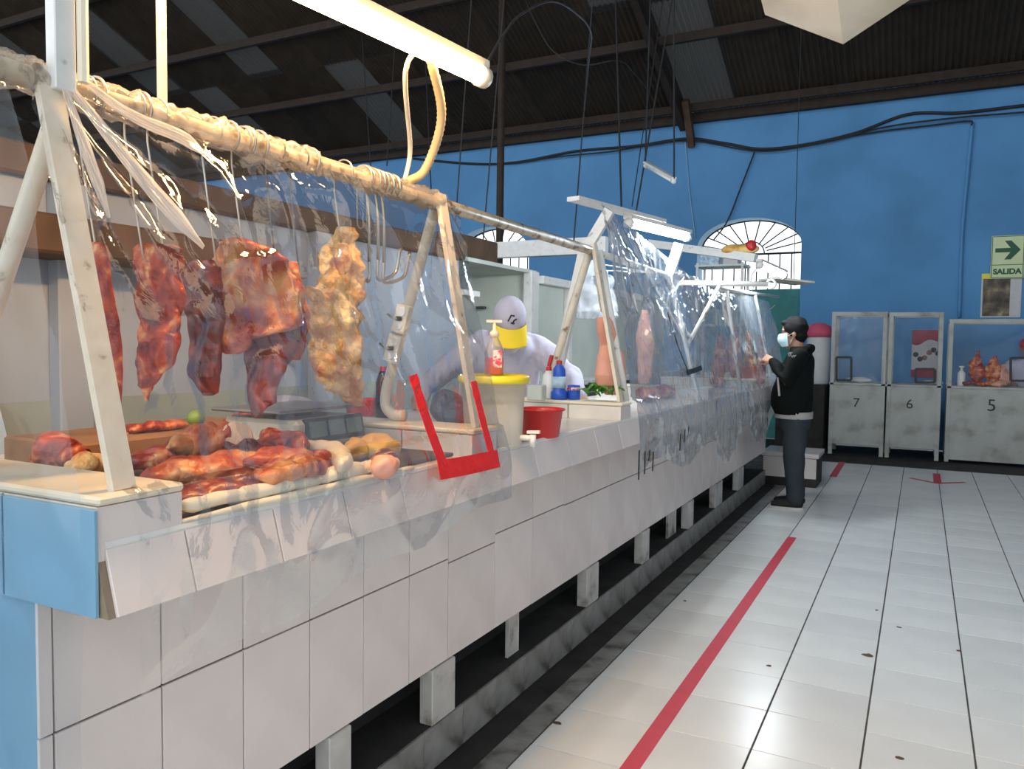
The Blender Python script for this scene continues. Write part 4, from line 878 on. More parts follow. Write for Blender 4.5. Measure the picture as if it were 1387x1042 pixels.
# ================================================================== BACK BOOTHS
bo = thing('cupboard_booth', 'pale board cupboard booth with shelf and inner door behind the vendor', 'cupboard', (-3.1, 5.0, 0))
MB().box((-4.3, 5.0, 0), (-4.22, 6.25, 2.02)).build('back_panel', 'booth', bo)
MB().box((-4.3, 6.20, 0), (-3.0, 6.26, 2.03)).build('side_panel', 'booth', bo)
MB().box((-3.06, 6.12, 0), (-2.98, 6.27, 2.05), 0.004).build('corner_post', 'steel_white', bo)
MB().box((-4.26, 5.0, 1.78), (-3.02, 5.3, 1.82)).build('shelf', 'steel_white', bo)
MB().box((-4.2, 6.17, 0.3), (-3.7, 6.2, 1.75), 0.004).build('door', 'steel_white', bo)
p = PY(652, 417, 6.15); MB().box((p.x - 0.05, 6.13, p.z - 0.012), (p.x + 0.04, 6.17, p.z + 0.012), 0.003).build('latch', 'black_pl', bo)
b2 = thing('cupboard_booth', 'pale green booth wall with ledge behind the hanging bags', 'cupboard', (-3.1, 7.0, 0))
MB().box((-3.10, 6.30, 0), (-3.02, 10.2, 1.95)).build('panel', 'booth', b2)
MB().box((-3.02, 6.30, 1.05), (-2.75, 10.2, 1.10), 0.004).build('ledge', 'steel_white', b2)
for y in (6.9, 8.1, 9.3): MB().box((-3.02, y, 0), (-2.96, y + 0.08, 1.98), 0.004).build('post', 'steel_white', b2)
MB().box((-3.12, 6.28, 1.95), (-2.94, 10.2, 2.02), 0.004).build('top_rail', 'steel_white', b2)
# board cut at the end of the partition, dark box put in for the dark gap under the beam
MB().box((-4.3, 5.0, 2.03), (-3.0, 6.26, 2.06)).build('roof_panel', 'booth', bo)
tag(MB().box((-4.15, 5.3, 2.061), (-3.3, 6.1, 2.30), 0.01).build('dark_gap_filler', 'wood_dark', at=(-3.7, 5.7, 2.061)), 'dark brown crate on the booth, standing in for the dark gap under the beam', 'filler')  # added box: the dark gap under the beam put into its colour
# hanging cloth on the partition, near end
rows = []
for j in range(31):
    z = 1.80 - 1.0*j/30
    rows.append([(-2.90 + 0.03*math.sin(i*0.55 + j*0.05) + 0.012*noise.noise(Vector((i*0.4, z*4, 0))), 1.20 + 0.016*i*(0.6 + 0.4*j/30), z) for i in range(34)])
tag(MB().quad_grid(rows).build('hanging_cloth', 'cloth_blue', None, True, at=(-2.9, 1.5, 0.8)), 'pale blue cloth hanging on the rear partition behind the near post', 'cloth')

# ---- the arch: teal door leaf, storage rack in front
d1 = struct(MB().box((-3.21, WY + 0.20, 0), (-1.66, WY + 0.25, 2.32), 0.004).build('door_1', 'teal'))
for k in range(3):
    for z in (0.15, 1.2): MB().box((-3.15 + 0.51*k, WY + 0.185, z), (-2.70 + 0.51*k, WY + 0.20, z + 0.95), 0.003).build('door_panel', 'teal', d1)
rk = thing('storage_rack', 'white storage rack with boxes standing before the barred arch', 'rack', (-2.4, 10.9, 0))
for x in (-2.75, -2.15):
    for y in (10.8, 11.2): MB().box((x - 0.015, y - 0.015, 0), (x + 0.015, y + 0.015, 2.55)).build('post', 'steel_white', rk)
for z in (1.0, 1.7, 2.15, 2.5): MB().box((-2.78, 10.78, z), (-2.12, 11.22, z + 0.025)).build('shelf', 'steel_white', rk)
for i, (x, z, w, h, m, lab) in enumerate(((-2.6, 2.526, 0.26, 0.14, 'label_blue', 'pale blue box on the top shelf of the storage rack'), (-2.32, 2.526, 0.2, 0.2, 'paper', 'white box on the top shelf of the storage rack'), (-2.62, 2.176, 0.2, 0.12, 'teal', 'teal box on the second shelf of the storage rack'), (-2.35, 1.726, 0.3, 0.2, 'booth', 'pale green box on a lower shelf of the storage rack'))):
    tag(MB().box((x - w/2, 10.85, z), (x + w/2, 11.1, z + h), 0.006).build('storage_box', m, at=(x, 10.95, z)), lab, 'box')
p = PY(1003, 338, 8.7); tag(MB().sphere(p, 0.10, sc=(1.9, 0.7, 0.6), amp=0.03).build('yellow_bag', 'chicken', None, True, at=p - Vector((0, 0, 0.06))), 'yellow bundle lying on the beam before the barred arch', 'bundle')
p = PY(1018, 332, 8.65); tag(MB().sphere(p, 0.06, sc=(0.9, 0.7, 0.9), amp=0.02).build('red_cap_bag', 'red_pl', None, True, at=p - Vector((0, 0, 0.05))), 'small red bundle lying on the beam beside the yellow one', 'bundle')
p = PY(1072, 372, 8.2)
aw = thing('awning_board', 'drab board jutting out above the customer beside the small lamp', 'board', p)
MB().bar(PY(1040, 378, 8.0), PY(1090, 384, 8.3), 0.30, 0.02, (0, 0, 1)).build('panel', 'sheetmetal', aw)
MB().tube([PY(1075, 380, 8.2), (PY(1075, 380, 8.2).x, 8.2, roof_z(8.2) - 0.02)], 0.004, 6).build('stay_wire', 'cable', aw)

# ================================================================== PEOPLE
def capsule(mb, pts, seg=16):
    """pts: (x, y, z, r); tapered limb with round ends"""
    P = [Vector(p[:3]) for p in pts]; R_ = [p[3] for p in pts]
    d0 = (P[0] - P[1]).normalized(); d1 = (P[-1] - P[-2]).normalized()
    q = [P[0] + d0*R_[0]*k for k in (0.98, 0.8, 0.45)]; r = [R_[0]*k for k in (0.2, 0.6, 0.89)]
    q += P; r += R_
    q += [P[-1] + d1*R_[-1]*k for k in (0.45, 0.8, 0.98)]; r += [R_[-1]*k for k in (0.89, 0.6, 0.2)]
    return mb.tube(q, r, seg)
def stack(mb, rings, seg=28):
    """rings: (x, y, z, rx, ry) ellipses from bottom to top"""
    rows = [[(x + rx*math.cos(2*math.pi*k/seg), y + ry*math.sin(2*math.pi*k/seg), z) for k in range(seg)] for x, y, z, rx, ry in lerp_rows(rings, len(rings)*4)]
    return mb.quad_grid(rows, True, True)
def place(mb, mx): mb.v = [mx @ v for v in mb.v]; return mb
def head(mb, c, rx=None, s=1.0):
    """head at c (centre), facing local +x, via matrix rx"""
    h = MB()
    h.sphere((0, 0, 0.02), 0.098*s, 22, 14, (1.0, 0.80, 1.12)); h.sphere((0.025*s, 0, -0.055*s), 0.068*s, 18, 12, (1.0, 0.85, 1.0))
    capsule(h, [(0.088*s, 0, 0.012*s, 0.011*s), (0.108*s, 0, -0.022*s, 0.016*s)])           # nose
    h.sphere((0.082*s, 0, -0.065*s), 0.022*s, 12, 8, (0.8, 1.2, 0.6))                         # mouth
    h.sphere((0.055*s, 0, -0.105*s), 0.028*s, 12, 8)                                        # chin
    for y in (-1, 1):
        h.sphere((-0.01*s, y*0.083*s, -0.01*s), 0.03*s, 10, 8, (0.6, 0.35, 1.05))           # ears
        h.sphere((0.082*s, y*0.034*s, 0.035*s), 0.022*s, 10, 8, (0.5, 1.3, 0.5))              # brows
    mx = Matrix.Translation(Vector(c)) @ (rx.to_4x4() if rx else Matrix.Identity(4))
    place(h, mx); b = len(mb.v); mb.v += h.v; mb.f += [tuple(b + i for i in f) for f in h.f]
    return mx
def hand(mb, wrist, d, up, s=1.0, curl=0.7):
    """palm and five fingers from the wrist along d; up = back of the hand"""
    d = Vector(d).normalized(); u = Vector(up); u = (u - d*u.dot(d)).normalized(); a = d.cross(u); w = Vector(wrist)
    def P(f, l, h): return w + (d*f + a*l + u*h)*s
    for l, L in ((-0.030, 0.060), (-0.010, 0.072), (0.011, 0.068), (0.031, 0.052)):
        p0, p1 = P(0.0, l*0.6, 0), P(0.085, l, 0)
        capsule(mb, [(*p0, 0.017*s), (*p1, 0.0125*s)], 10)
        c1 = P(0.085 + L*0.5*math.cos(curl), l*1.1, -L*0.5*math.sin(curl)); c2 = P(0.085 + L*0.5*math.cos(curl) + L*0.5*math.cos(curl*2), l*1.15, -L*0.5*math.sin(curl) - L*0.5*math.sin(curl*2))
        capsule(mb, [(*p1, 0.0105*s), (*c1, 0.0095*s), (*c2, 0.0078*s)], 10)
    capsule(mb, [(*P(0.02, -0.026, -0.005), 0.015*s), (*P(0.055, -0.052, -0.022), 0.0115*s), (*P(0.085, -0.048, -0.042), 0.009*s)], 10)
# ---- customer in the black jacket, left side towards the lens
mp = PZ(1074, 689, 0); MX = Matrix.Translation((-0.955, 7.33, 0)) @ Matrix.Rotation(math.radians(182), 4, 'Z')
man = thing('person', 'customer in black jacket, slate trousers and pale blue face mask raising both hands', 'person', (-0.955, 7.33, 0))
b = MB(); RH = Matrix.Rotation(math.radians(6), 3, 'Y')
hm = head(b, (0.045, 0, 1.545), RH)
capsule(b, [(-0.005, 0, 1.36, 0.062), (0.015, 0, 1.47, 0.055)])
stack(b, [(0, 0, 0.80, 0.11, 0.15), (0.02, 0, 1.0, 0.125, 0.155), (0.0, 0, 1.2, 0.115, 0.17), (-0.01, 0, 1.34, 0.09, 0.18), (0, 0, 1.40, 0.05, 0.09)])
EL = {1: (0.075, 0.25, 1.13), -1: (0.09, -0.23, 1.14)}; WR = {1: (0.205, 0.11, 1.30), -1: (0.215, -0.09, 1.285)}
for s in (1, -1):
    capsule(b, [(-0.02, s*0.175, 1.345, 0.055), (*EL[s], 0.042), (*WR[s], 0.028)])
    hand(b, WR[s], (0.75, -s*0.35, 0.30), (0.1, s*0.9, 0.5), 0.92, 0.75)
    capsule(b, [(0.0, s*0.085, 0.82, 0.085), (0.01, s*0.085, 0.45, 0.055), (-0.01, s*0.085, 0.08, 0.04)])
    capsule(b, [(-0.04, s*0.085, 0.045, 0.034), (0.14, s*0.09, 0.035, 0.03)])
place(remeshed(b, 0.0065, 2), MX).build('body', 'skin', man, True)
b = MB()
stack(b, [(0.035, 0, 0.835, 0.155, 0.185), (0.045, 0, 0.90, 0.175, 0.195), (0.045, 0, 1.02, 0.175, 0.200), (0.02, 0, 1.20, 0.150, 0.205), (-0.01, 0, 1.33, 0.120, 0.205), (-0.015, 0, 1.395, 0.085, 0.14), (-0.01, 0, 1.43, 0.07, 0.085)])
for s in (1, -1): capsule(b, [(-0.025, s*0.185, 1.345, 0.075), (*EL[s], 0.067), (EL[s][0]*0.35 + WR[s][0]*0.65, EL[s][1]*0.35 + WR[s][1]*0.65, EL[s][2]*0.35 + WR[s][2]*0.65, 0.052), (*(Vector(WR[s])*0.95 + Vector(EL[s])*0.05), 0.042)])
capsule(b, [(-0.085, -0.07, 1.42, 0.036), (-0.10, 0, 1.41, 0.042), (-0.085, 0.07, 1.42, 0.036)])    # folded hood
b = remeshed(b, 0.009, 3)
b.v = [v + Vector((noise.noise(v*9), noise.noise(v*9 + Vector((5, 0, 0))), 0))*0.010 for v in b.v]
jk = place(b, MX).build('jacket', 'jacket', man, True)
sl = MB()
for k in range(5):   # pale lettering strokes on the shoulder
    a = MX @ Vector((0.05 - 0.016*k, 0.256 + 0.004*(k % 2), 1.345 - 0.012*k + 0.012*(k % 2))); sl.tube([a, a + Vector((-0.010, 0, 0.022)), a + Vector((0.006, 0, 0.034))], 0.0042, 6)
sl.build('sleeve_print', 'shirt', jk)
stp = MX @ Vector((0.13, 0.18, 1.0)); MB().bar(stp, stp + Vector((-0.02, 0, 0.16)), 0.016, 0.006, (0, 1, 0)).build('pale_stripe', 'shirt', jk)
b = MB(); stack(b, [(0.025, 0, 0.80, 0.158, 0.182), (0.025, 0, 0.86, 0.160, 0.185)]); place(b, MX).build('shirt_hem', 'shirt', man, True)
b = MB(); stack(b, [(0.015, 0, 0.70, 0.130, 0.165), (0.02, 0, 0.83, 0.140, 0.170)])
for s in (1, -1): capsule(b, [(0.005, s*0.088, 0.76, 0.102), (0.012, s*0.090, 0.45, 0.082), (0.0, s*0.090, 0.25, 0.074), (-0.012, s*0.090, 0.105, 0.072)])
b = remeshed(b, 0.010, 3); b.v = [v + Vector((noise.noise(v*Vector((7, 7, 12)).length*0.5), 0, 0))*0.008 for v in b.v]
place(b, MX).build('trousers', 'trouser', man, True)
for s in (1, -1):
    b = MB(); capsule(b, [(-0.045, s*0.09, 0.055, 0.040), (0.05, s*0.093, 0.052, 0.042), (0.155, s*0.098, 0.040, 0.033)])
    for v in b.v: v.z = max(v.z, 0.022)
    sh = place(b, MX).build('shoe', 'shoe', man, True)
    rows = []
    for z in (0.001, 0.026): rows.append([(0.055 + 0.145*math.cos(2*math.pi*k/28), s*0.094 + 0.048*math.sin(2*math.pi*k/28), z) for k in range(28)])
    place(MB().quad_grid(rows, True, True), MX).build('sole', 'sole', sh)
b = MB(); b.sphere((-0.018, 0, 0.045), 0.108, 24, 16, (1.0, 0.88, 1.0), 0.012, 22); b.sphere((-0.045, 0, -0.02), 0.08, 18, 12, (0.8, 1.0, 1.0), 0.01, 22); b.sphere((0.045, 0, 0.095), 0.05, 14, 10, (1.1, 1.25, 0.6), 0.008, 22)
b = remeshed(b, 0.007, 1); place(b, MX @ hm).build('hair', 'hair', man, True)
b = MB(); rows = []
for j in range(13):
    t = j/12; row = []
    for i in range(21):
        a = -1.25 + 2.5*i/20; rr = 0.083 + 0.037*math.cos(a)**2*math.sin(math.pi*min(0.15 + t*0.85, 1)); row.append((0.020 + rr*math.cos(a)*1.02, rr*math.sin(a)*0.93, 0.005 - 0.115*t + 0.004*math.sin(t*19)))
    rows.append(row)
mk = place(b.quad_grid(rows), MX @ hm).build('face_mask', 'mask', man, True)
for s in (1, -1): place(MB().tube([(0.04, s*0.078, -0.02), (0.0, s*0.092, 0.0), (-0.012, s*0.09, -0.02), (0.035, s*0.078, -0.09)], 0.002, 5), MX @ hm).build('ear_loop', 'paper', mk)

# ---- vendor in white bending over the worktop
vd = Vector((0.55, -0.835, 0)).normalized(); vang = math.atan2(vd.y, vd.x)
hp = PX(690, 432, -2.02); vb = Vector((hp.x, hp.y, 0)) - vd*0.42
VX = Matrix.Translation(vb) @ Matrix.Rotation(vang, 4, 'Z')
ven = thing('person', 'vendor in white coat and white cap with yellow brim bending over the counter', 'person', vb)
b = MB(); RV = Matrix.Rotation(math.radians(48), 3, 'Y'); hz_ = hp.z
hv = head(b, (0.42, 0, hz_ - 0.02), RV)
capsule(b, [(0.24, 0, hz_ - 0.07, 0.062), (0.36, 0, hz_ - 0.06, 0.056)])
stack(b, [(0.0, 0, 0.85, 0.11, 0.15), (0.06, 0, 1.05, 0.12, 0.15), (0.15, 0, 1.25, 0.12, 0.17), (0.23, 0, 1.40, 0.10, 0.18), (0.26, 0, hz_ - 0.10, 0.06, 0.09)])
VE = {1: (0.30, 0.36, 1.24), -1: (0.26, -0.40, 1.22)}; VW = {1: (0.46, 0.40, 1.13), -1: (0.46, -0.50, 1.12)}
for s in (1, -1):
    capsule(b, [(0.22, s*0.18, 1.40, 0.055), (*VE[s], 0.044), (*VW[s], 0.03)])
    hand(b, VW[s], (0.8, -s*0.1, -0.15), (0, 0, 1), 0.95, 0.5)
    capsule(b, [(0.0, s*0.085, 0.86, 0.085), (0.01, s*0.085, 0.45, 0.06), (0.0, s*0.085, 0.06, 0.042)])
    capsule(b, [(-0.03, s*0.085, 0.04, 0.036), (0.14, s*0.09, 0.035, 0.03)])
place(remeshed(b, 0.007, 2), VX).build('body', 'skin', ven, True)
b = MB()
stack(b, [(0.0, 0, 0.40, 0.20, 0.235), (0.01, 0, 0.70, 0.175, 0.21), (0.03, 0, 0.92, 0.15, 0.19), (0.09, 0, 1.12, 0.15, 0.195), (0.17, 0, 1.28, 0.145, 0.21), (0.23, 0, 1.40, 0.125, 0.215), (0.27, 0, 1.47, 0.085, 0.12)])
for s in (1, -1): capsule(b, [(0.20, s*0.12, 1.40, 0.10), (0.23, s*0.19, 1.385, 0.088), (*(Vector(VE[s]) + Vector((-0.01, 0, 0.005))), 0.066), (*(Vector(VW[s])*0.9 + Vector(VE[s])*0.1), 0.048)])
b = remeshed(b, 0.010, 3); b.v = [v + Vector((noise.noise(v*10), noise.noise(v*10 + Vector((4, 0, 0))), noise.noise(v*10 + Vector((0, 9, 0)))))*0.016 + Vector((1, 0, 0))*(abs(noise.noise(Vector((v.x*6, v.y*16, v.z*7)))) - 0.25)*0.030 for v in b.v]
place(b, VX).build('coat', 'cloth_white', ven, True)
b = MB(); b.sphere((-0.004, 0, 0.052), 0.106, 26, 16, (1.02, 0.84, 1.0)); b.sphere((-0.03, 0, -0.01), 0.092, 20, 12, (0.85, 0.90, 1.0))
cap = place(remeshed(b, 0.008, 2), VX @ hv).build('cap', 'cloth_white', ven, True)
rows = []
for j in range(8):
    t = j/7; row = []
    for i in range(21):
        a = -1.25 + 2.5*i/20; rr = 0.103 + 0.085*t*max(math.cos(a*1.1), 0)**0.5
        row.append((rr*math.cos(a), min(max(rr*math.sin(a), -0.088), 0.088), 0.052 - 0.055*t - 0.006*a*a))
    rows.append(row)
br = MB().quad_grid(rows); br.quad_grid([[(x, y, z - 0.006) for x, y, z in r] for r in rows])
place(br, VX @ hv).build('brim', 'yellow_brim', cap, True)
em = MB()
for pts in (((0.1, -0.02, 0.10), (0.1, -0.005, 0.125), (0.1, 0.012, 0.122)), ((0.1, 0.002, 0.088), (0.1, 0.010, 0.104), (0.1, 0.024, 0.110)), ((0.1, -0.006, 0.094), (0.1, 0.014, 0.090))):
    q = []
    for x, y_, z_ in pts:
        v = Vector((0.07 + 0.03*(0.125 - z_)/0.04, y_, z_ - 0.052 + 0.0)); v = Vector((v.x, v.y, v.z)).normalized()*0.1075; q.append(Vector((v.x - 0.004, v.y, v.z + 0.052)))
    em.tube(q, 0.0045, 6)
place(em, VX @ hv).build('emblem', 'trouser', cap, True)
b = MB(); rows = []
for j in range(9):
    t = j/8; rows.append([((0.020 + (0.083 + 0.035*math.cos(a)**2)*math.cos(a)), 0.086*math.sin(a), 0.0 - 0.11*t) for a in [-1.2 + 2.4*i/16 for i in range(17)]])
place(b.quad_grid(rows), VX @ hv).build('face_mask', 'cloth_white', ven, True)

# ================================================================== FAR STALLS 7, 6, 5
SY = 11.4
def stall_box(name, label, x0, x1, ztop, zc, num, sheet_m, low=0.08):
    t = thing(name, label, 'stall', ((x0 + x1)/2, SY, 0))
    d = 0.55
    for x in (x0 + 0.025, x1 - 0.025):
        for y in (SY, SY + d): MB().box((x - 0.025, y - 0.02, 0), (x + 0.025, y + 0.03, ztop), 0.002).build('post', 'panel_grey', t)
    for y in (SY, SY + d): MB().box((x0, y - 0.018, ztop - 0.05), (x1, y + 0.022, ztop), 0.002).build('top_rail', 'panel_grey', t)
    for x in (x0 + 0.025, x1 - 0.025): MB().box((x - 0.02, SY + 0.03, ztop - 0.045), (x + 0.02, SY + d - 0.02, ztop - 0.01), 0.002).build('side_rail', 'panel_grey', t)
    MB().box((x0 + 0.05, SY - 0.01, low), (x1 - 0.05, SY + 0.01, zc)).build('front_panel', 'panel_grey', t)
    MB().box((x0 + 0.01, SY, low), (x0 + 0.03, SY + d, zc)).build('side_panel', 'panel_grey', t)
    MB().box((x1 - 0.03, SY, low), (x1 - 0.01, SY + d, zc)).build('side_panel', 'panel_grey', t)
    MB().box((x0 - 0.01, SY - 0.02, zc), (x1 + 0.01, SY + d, zc + 0.03), 0.003).build('worktop', 'panel_grey', t)
    rows = []
    for j in range(41):
        rows.append([(x0 + 0.03 + (x1 - x0 - 0.06)*i/40, SY - 0.024 + 0.014*noise.noise(Vector((i*0.16, j*0.10, x0*3))) + 0.012*max(1 - 2.4*abs(noise.noise(Vector((i*0.07 + j*0.05, j*0.06, x0)))), 0)**2, ztop - 0.02 - (ztop - zc - 0.03)*j/40) for i in range(41)])
    if sheet_m: MB().quad_grid(rows).build('plastic_front', sheet_m, t, True, fix=False)
    text('digit', num[0], num[3], 'ink', t, (num[1], SY - 0.012, num[2]), (1, 0, 0), (0, 0, 1))
    return t
n7, n6, n5 = PY(1160, 546, SY), PY(1232, 548, SY), PY(1343, 550, SY)
x7a, x7b = PY(1125, 500, SY).x, PY(1200, 500, SY).x; x6b = PY(1276, 500, SY).x; x5a = PY(1281, 500, SY).x
t7 = stall_box('market_stall', 'narrow white stall painted 7 with crinkled plastic front', x7a, x7b, 1.90, 0.93, ('7', n7.x, n7.z, 0.17), 'film_cool', 0.14)
t6 = stall_box('market_stall', 'narrow white stall painted 6 with clear plastic front', x7b + 0.02, x6b, 1.89, 0.93, ('6', n6.x, n6.z, 0.17), 'film', 0.14)
t5 = stall_box('market_stall', 'wide white stall painted 5 with meat behind its plastic front', x5a + 0.02, 1.95, 1.80, 0.93, ('5', n5.x, n5.z, 0.21), 'film', 0.03)
def ring_frame(px, parent, y=SY - 0.05):
    P = [PY(u, v, y) for u, v in px]; mb = MB()
    for a, b_ in zip(P, P[1:] + P[:1]): mb.bar(a, b_, 0.028, 0.008, (0, 1, 0))
    return mb.build('slot_edging', 'tape_black', parent)
ring_frame([(1133, 484), (1153, 484), (1153, 515), (1133, 515)], t7)
ring_frame([(1240, 500), (1266, 500), (1266, 518), (1240, 518)], t6)
ring_frame([(1369, 485), (1395, 485), (1395, 516), (1369, 516)], t5)
# poster behind stall 6
pp = PY(1236, 447, WY - 0.02); pq = PY(1275, 512, WY - 0.02)
ps = thing('wall_poster', 'red and white food poster on the blue wall behind stall 6', 'poster', (pp.x, WY - 0.02, pq.z))
MB().box((pp.x, WY - 0.012, pq.z), (pq.x, WY - 0.002, pp.z)).build('sheet', 'paper', ps)
hh = pp.z - pq.z
mb = MB(); n = 14; wv = [(pp.x + (pq.x - pp.x)*i/n, pp.z - hh*(0.30 + 0.04*math.sin(i*0.6) - 0.10*i/n)) for i in range(n + 1)]
mb.quad_grid([[(x, WY - 0.014, pp.z) for x, z in wv], [(x, WY - 0.014, z) for x, z in wv]]); mb.build('red_top', 'poster_red', ps)
MB().box((pp.x, WY - 0.016, pq.z), (pq.x, WY - 0.013, pq.z + hh*0.16)).build('red_bottom', 'poster_red', ps)
for i in range(6):
    cx_ = pp.x + (pq.x - pp.x)*(0.14 + 0.145*i); cz = pp.z - hh*(0.52 + 0.10*math.sin(i*1.2))
    MB().lathe([(0.001, 0.002), (0.035, 0.002), (0.036, 0)], (cx_, WY - 0.014, cz), 12, (0, -1, 0)).build('food_picture', 'meat_dark' if i in (2, 3) else 'ink', ps)
# exit sign and photo poster
ea, eb = PY(1344, 320, WY - 0.03), PY(1341, 378, WY - 0.03); ew = 0.385; ez1, ez0 = ea.z, eb.z
ex = ea.x - 0.005
sg = thing('exit_sign', 'pale green sign with right pointing arrow reading SALIDA', 'sign', (ex + ew/2, WY - 0.03, ez0))
MB().box((ex, WY - 0.040, ez0), (ex + ew, WY - 0.024, ez1), 0.003).build('board', 'sign', sg)
zs = ez0 + (ez1 - ez0)*0.32
for a_, b_ in (((ex + 0.012, ez0 + 0.012), (ex + ew - 0.012, ez0 + 0.012)), ((ex + 0.012, zs), (ex + ew - 0.012, zs)), ((ex + 0.012, ez1 - 0.012), (ex + ew - 0.012, ez1 - 0.012)), ((ex + 0.012, ez0 + 0.012), (ex + 0.012, ez1 - 0.012)), ((ex + ew - 0.012, ez0 + 0.012), (ex + ew - 0.012, ez1 - 0.012))):
    MB().bar((a_[0], WY - 0.0415, a_[1]), (b_[0], WY - 0.0415, b_[1]), 0.008, 0.003, (0, 1, 0)).build('border_line', 'sign_dark', sg)
cx_, cz, aw = ex + ew/2, (zs + ez1)/2, 0.145
mb = MB(); T = 0.028; hd = 0.125
def poly(mb, pts, y): 
    b0 = len(mb.v); mb.v += [Vector((x, y, z)) for x, z in pts] + [Vector((x, y + 0.004, z)) for x, z in pts]; k = len(pts)
    mb.f.append(tuple(range(b0, b0 + k))); mb.f.append(tuple(range(b0 + 2*k - 1, b0 + k - 1, -1)))
    for i in range(k): j = (i + 1) % k; mb.f.append((b0 + i, b0 + k + i, b0 + k + j, b0 + j))
poly(mb, [(cx_ - aw, cz - T), (cx_ - aw, cz + T), (cx_ + 0.03, cz + T), (cx_ - 0.04, cz + hd), (cx_ + 0.035, cz + hd), (cx_ + aw, cz), (cx_ + 0.035, cz - hd), (cx_ - 0.04, cz - hd), (cx_ + 0.03, cz - T)], WY - 0.045)
mb.build('arrow', 'sign_dark', sg)
text('lettering', 'SALIDA', 0.098, 'sign_dark', sg, (cx_, WY - 0.043, (ez0 + zs)/2), (1, 0, 0), (0, 0, 1), 0.0025, bold=0.0045)
pa_, pb_ = PY(1330, 371, WY - 0.01), PY(1382, 430, WY - 0.01)
pt = thing('wall_poster', 'dark photo poster with yellow top edge below the exit sign', 'poster', (pa_.x, WY - 0.01, pb_.z))
MB().box((pa_.x, WY - 0.010, pb_.z), (pb_.x, WY - 0.002, pa_.z)).build('sheet', 'paper', pt)
MB().box((pa_.x + 0.02, WY - 0.013, pb_.z + 0.02), (pb_.x - 0.13, WY - 0.010, pa_.z - 0.07)).build('photo', 'poster_dark', pt)
MB().box((pa_.x, WY - 0.014, pa_.z - 0.07), (pb_.x - 0.2, WY - 0.010, pa_.z)).build('yellow_strip', 'yellow', pt)
# goods on stall 5
zc = 0.962
p = PY(1302, 517, SY + 0.1); bottle('soap_bottle', 'white pump bottle standing on stall 5', (p.x, SY + 0.12, zc), [(0.04, 0), (0.045, 0.005), (0.045, 0.16), (0.02, 0.19)], 'white_pl', [(0.018, 0.188), (0.012, 0.22), (0.03, 0.235), (0.03, 0.25), (0.001, 0.252)], 'cream_pl')
for i, (u, w, h_, m, lab) in enumerate(((1322, 0.10, 0.46, 'meat', 'tall dark red meat cut propped upright on stall 5'), (1345, 0.11, 0.40, 'meat_fatty', 'pale edged meat cut propped upright on stall 5'), (1358, 0.09, 0.28, 'pork', 'pink meat cut propped beside the vendor window of stall 5'))):
    x = PY(u, 500, SY + 0.25).x
    tag(worm([(x, SY + 0.27, zc + 0.005, 0.05, 0.05), (x + 0.02, SY + 0.27, zc + h_*0.3, w, 0.07), (x, SY + 0.28, zc + h_*0.65, w*0.75, 0.06), (x + 0.02, SY + 0.29, zc + h_, 0.03, 0.03)], 0.02, 9, i + 3, flat=(0, 1, 0)).build('meat_cut', m, None, True, at=(x, SY + 0.27, zc)), lab, 'meat', 'meat on stall 5')
for i, (u, m, lab) in enumerate(((1312, 'meat_dark', 'dark cut lying beside the pump bottle on stall 5'), (1335, 'meat_fatty', 'pink cut lying between the propped meat on stall 5'), (1352, 'pork', 'pale pink cut lying under the edged slot of stall 5'))):
    x = PY(u, 515, SY + 0.1).x
    tag(worm([(x - 0.09, SY + 0.10, zc + 0.03, 0.02, 0.02), (x, SY + 0.09, zc + 0.035, 0.05, 0.035), (x + 0.09, SY + 0.11, zc + 0.03, 0.02, 0.02)], 0.01, 14, i + 40).build('meat_cut', m, None, True, at=(x, SY + 0.1, zc)), lab, 'meat', 'meat on stall 5')
for x_, w_, lab, sd in (((x7a + x7b)/2 + 0.02, 0.17, 'small pile of pale paper on stall 7', 1), ((x7b + x6b)/2 + 0.22, 0.12, 'white paper bundle on stall 6', 2)):
    tag(MB().sphere((x_, SY + 0.12, zc + 0.03), w_, 20, 12, (1, 0.55, 0.25), 0.02, 9, sd).build('paper_bundle', 'paper', None, True, at=(x_, SY + 0.12, zc)), lab, 'paper')
# vendor behind stall 5
vx = PY(1392, 480, 12.25).x; vv = thing('person', 'vendor in white clothes and red cap behind stall 5', 'person', (vx, 12.27, 0)); VM = Matrix.Translation((vx, 12.27, 0)) @ Matrix.Rotation(math.radians(-95), 4, 'Z')
b = MB(); hv2 = head(b, (0.02, 0, 1.44), None, 0.95); capsule(b, [(0, 0, 1.26, 0.06), (0.01, 0, 1.38, 0.052)])
stack(b, [(0, 0, 0.75, 0.11, 0.16), (0, 0, 1.0, 0.11, 0.16), (0, 0, 1.22, 0.10, 0.18), (0, 0, 1.29, 0.05, 0.09)])
for s in (1, -1):
    capsule(b, [(0, s*0.175, 1.22, 0.055), (0.05, s*0.22, 1.0, 0.045), (0.24, s*0.15, 0.99, 0.03)]); hand(b, (0.24, s*0.15, 0.99), (1, -s*0.2, 0), (0, 0, 1), 0.9, 0.5)
    capsule(b, [(0, s*0.08, 0.78, 0.085), (0, s*0.08, 0.42, 0.06), (0, s*0.08, 0.05, 0.045)]); capsule(b, [(-0.03, s*0.08, 0.04, 0.036), (0.13, s*0.085, 0.035, 0.03)])
place(remeshed(b, 0.009, 2), VM).build('body', 'skin', vv, True)
b = MB(); stack(b, [(0, 0, 0.55, 0.17, 0.21), (0, 0, 0.9, 0.15, 0.2), (0, 0, 1.15, 0.14, 0.21), (0, 0, 1.26, 0.10, 0.17), (0, 0, 1.31, 0.065, 0.09)])
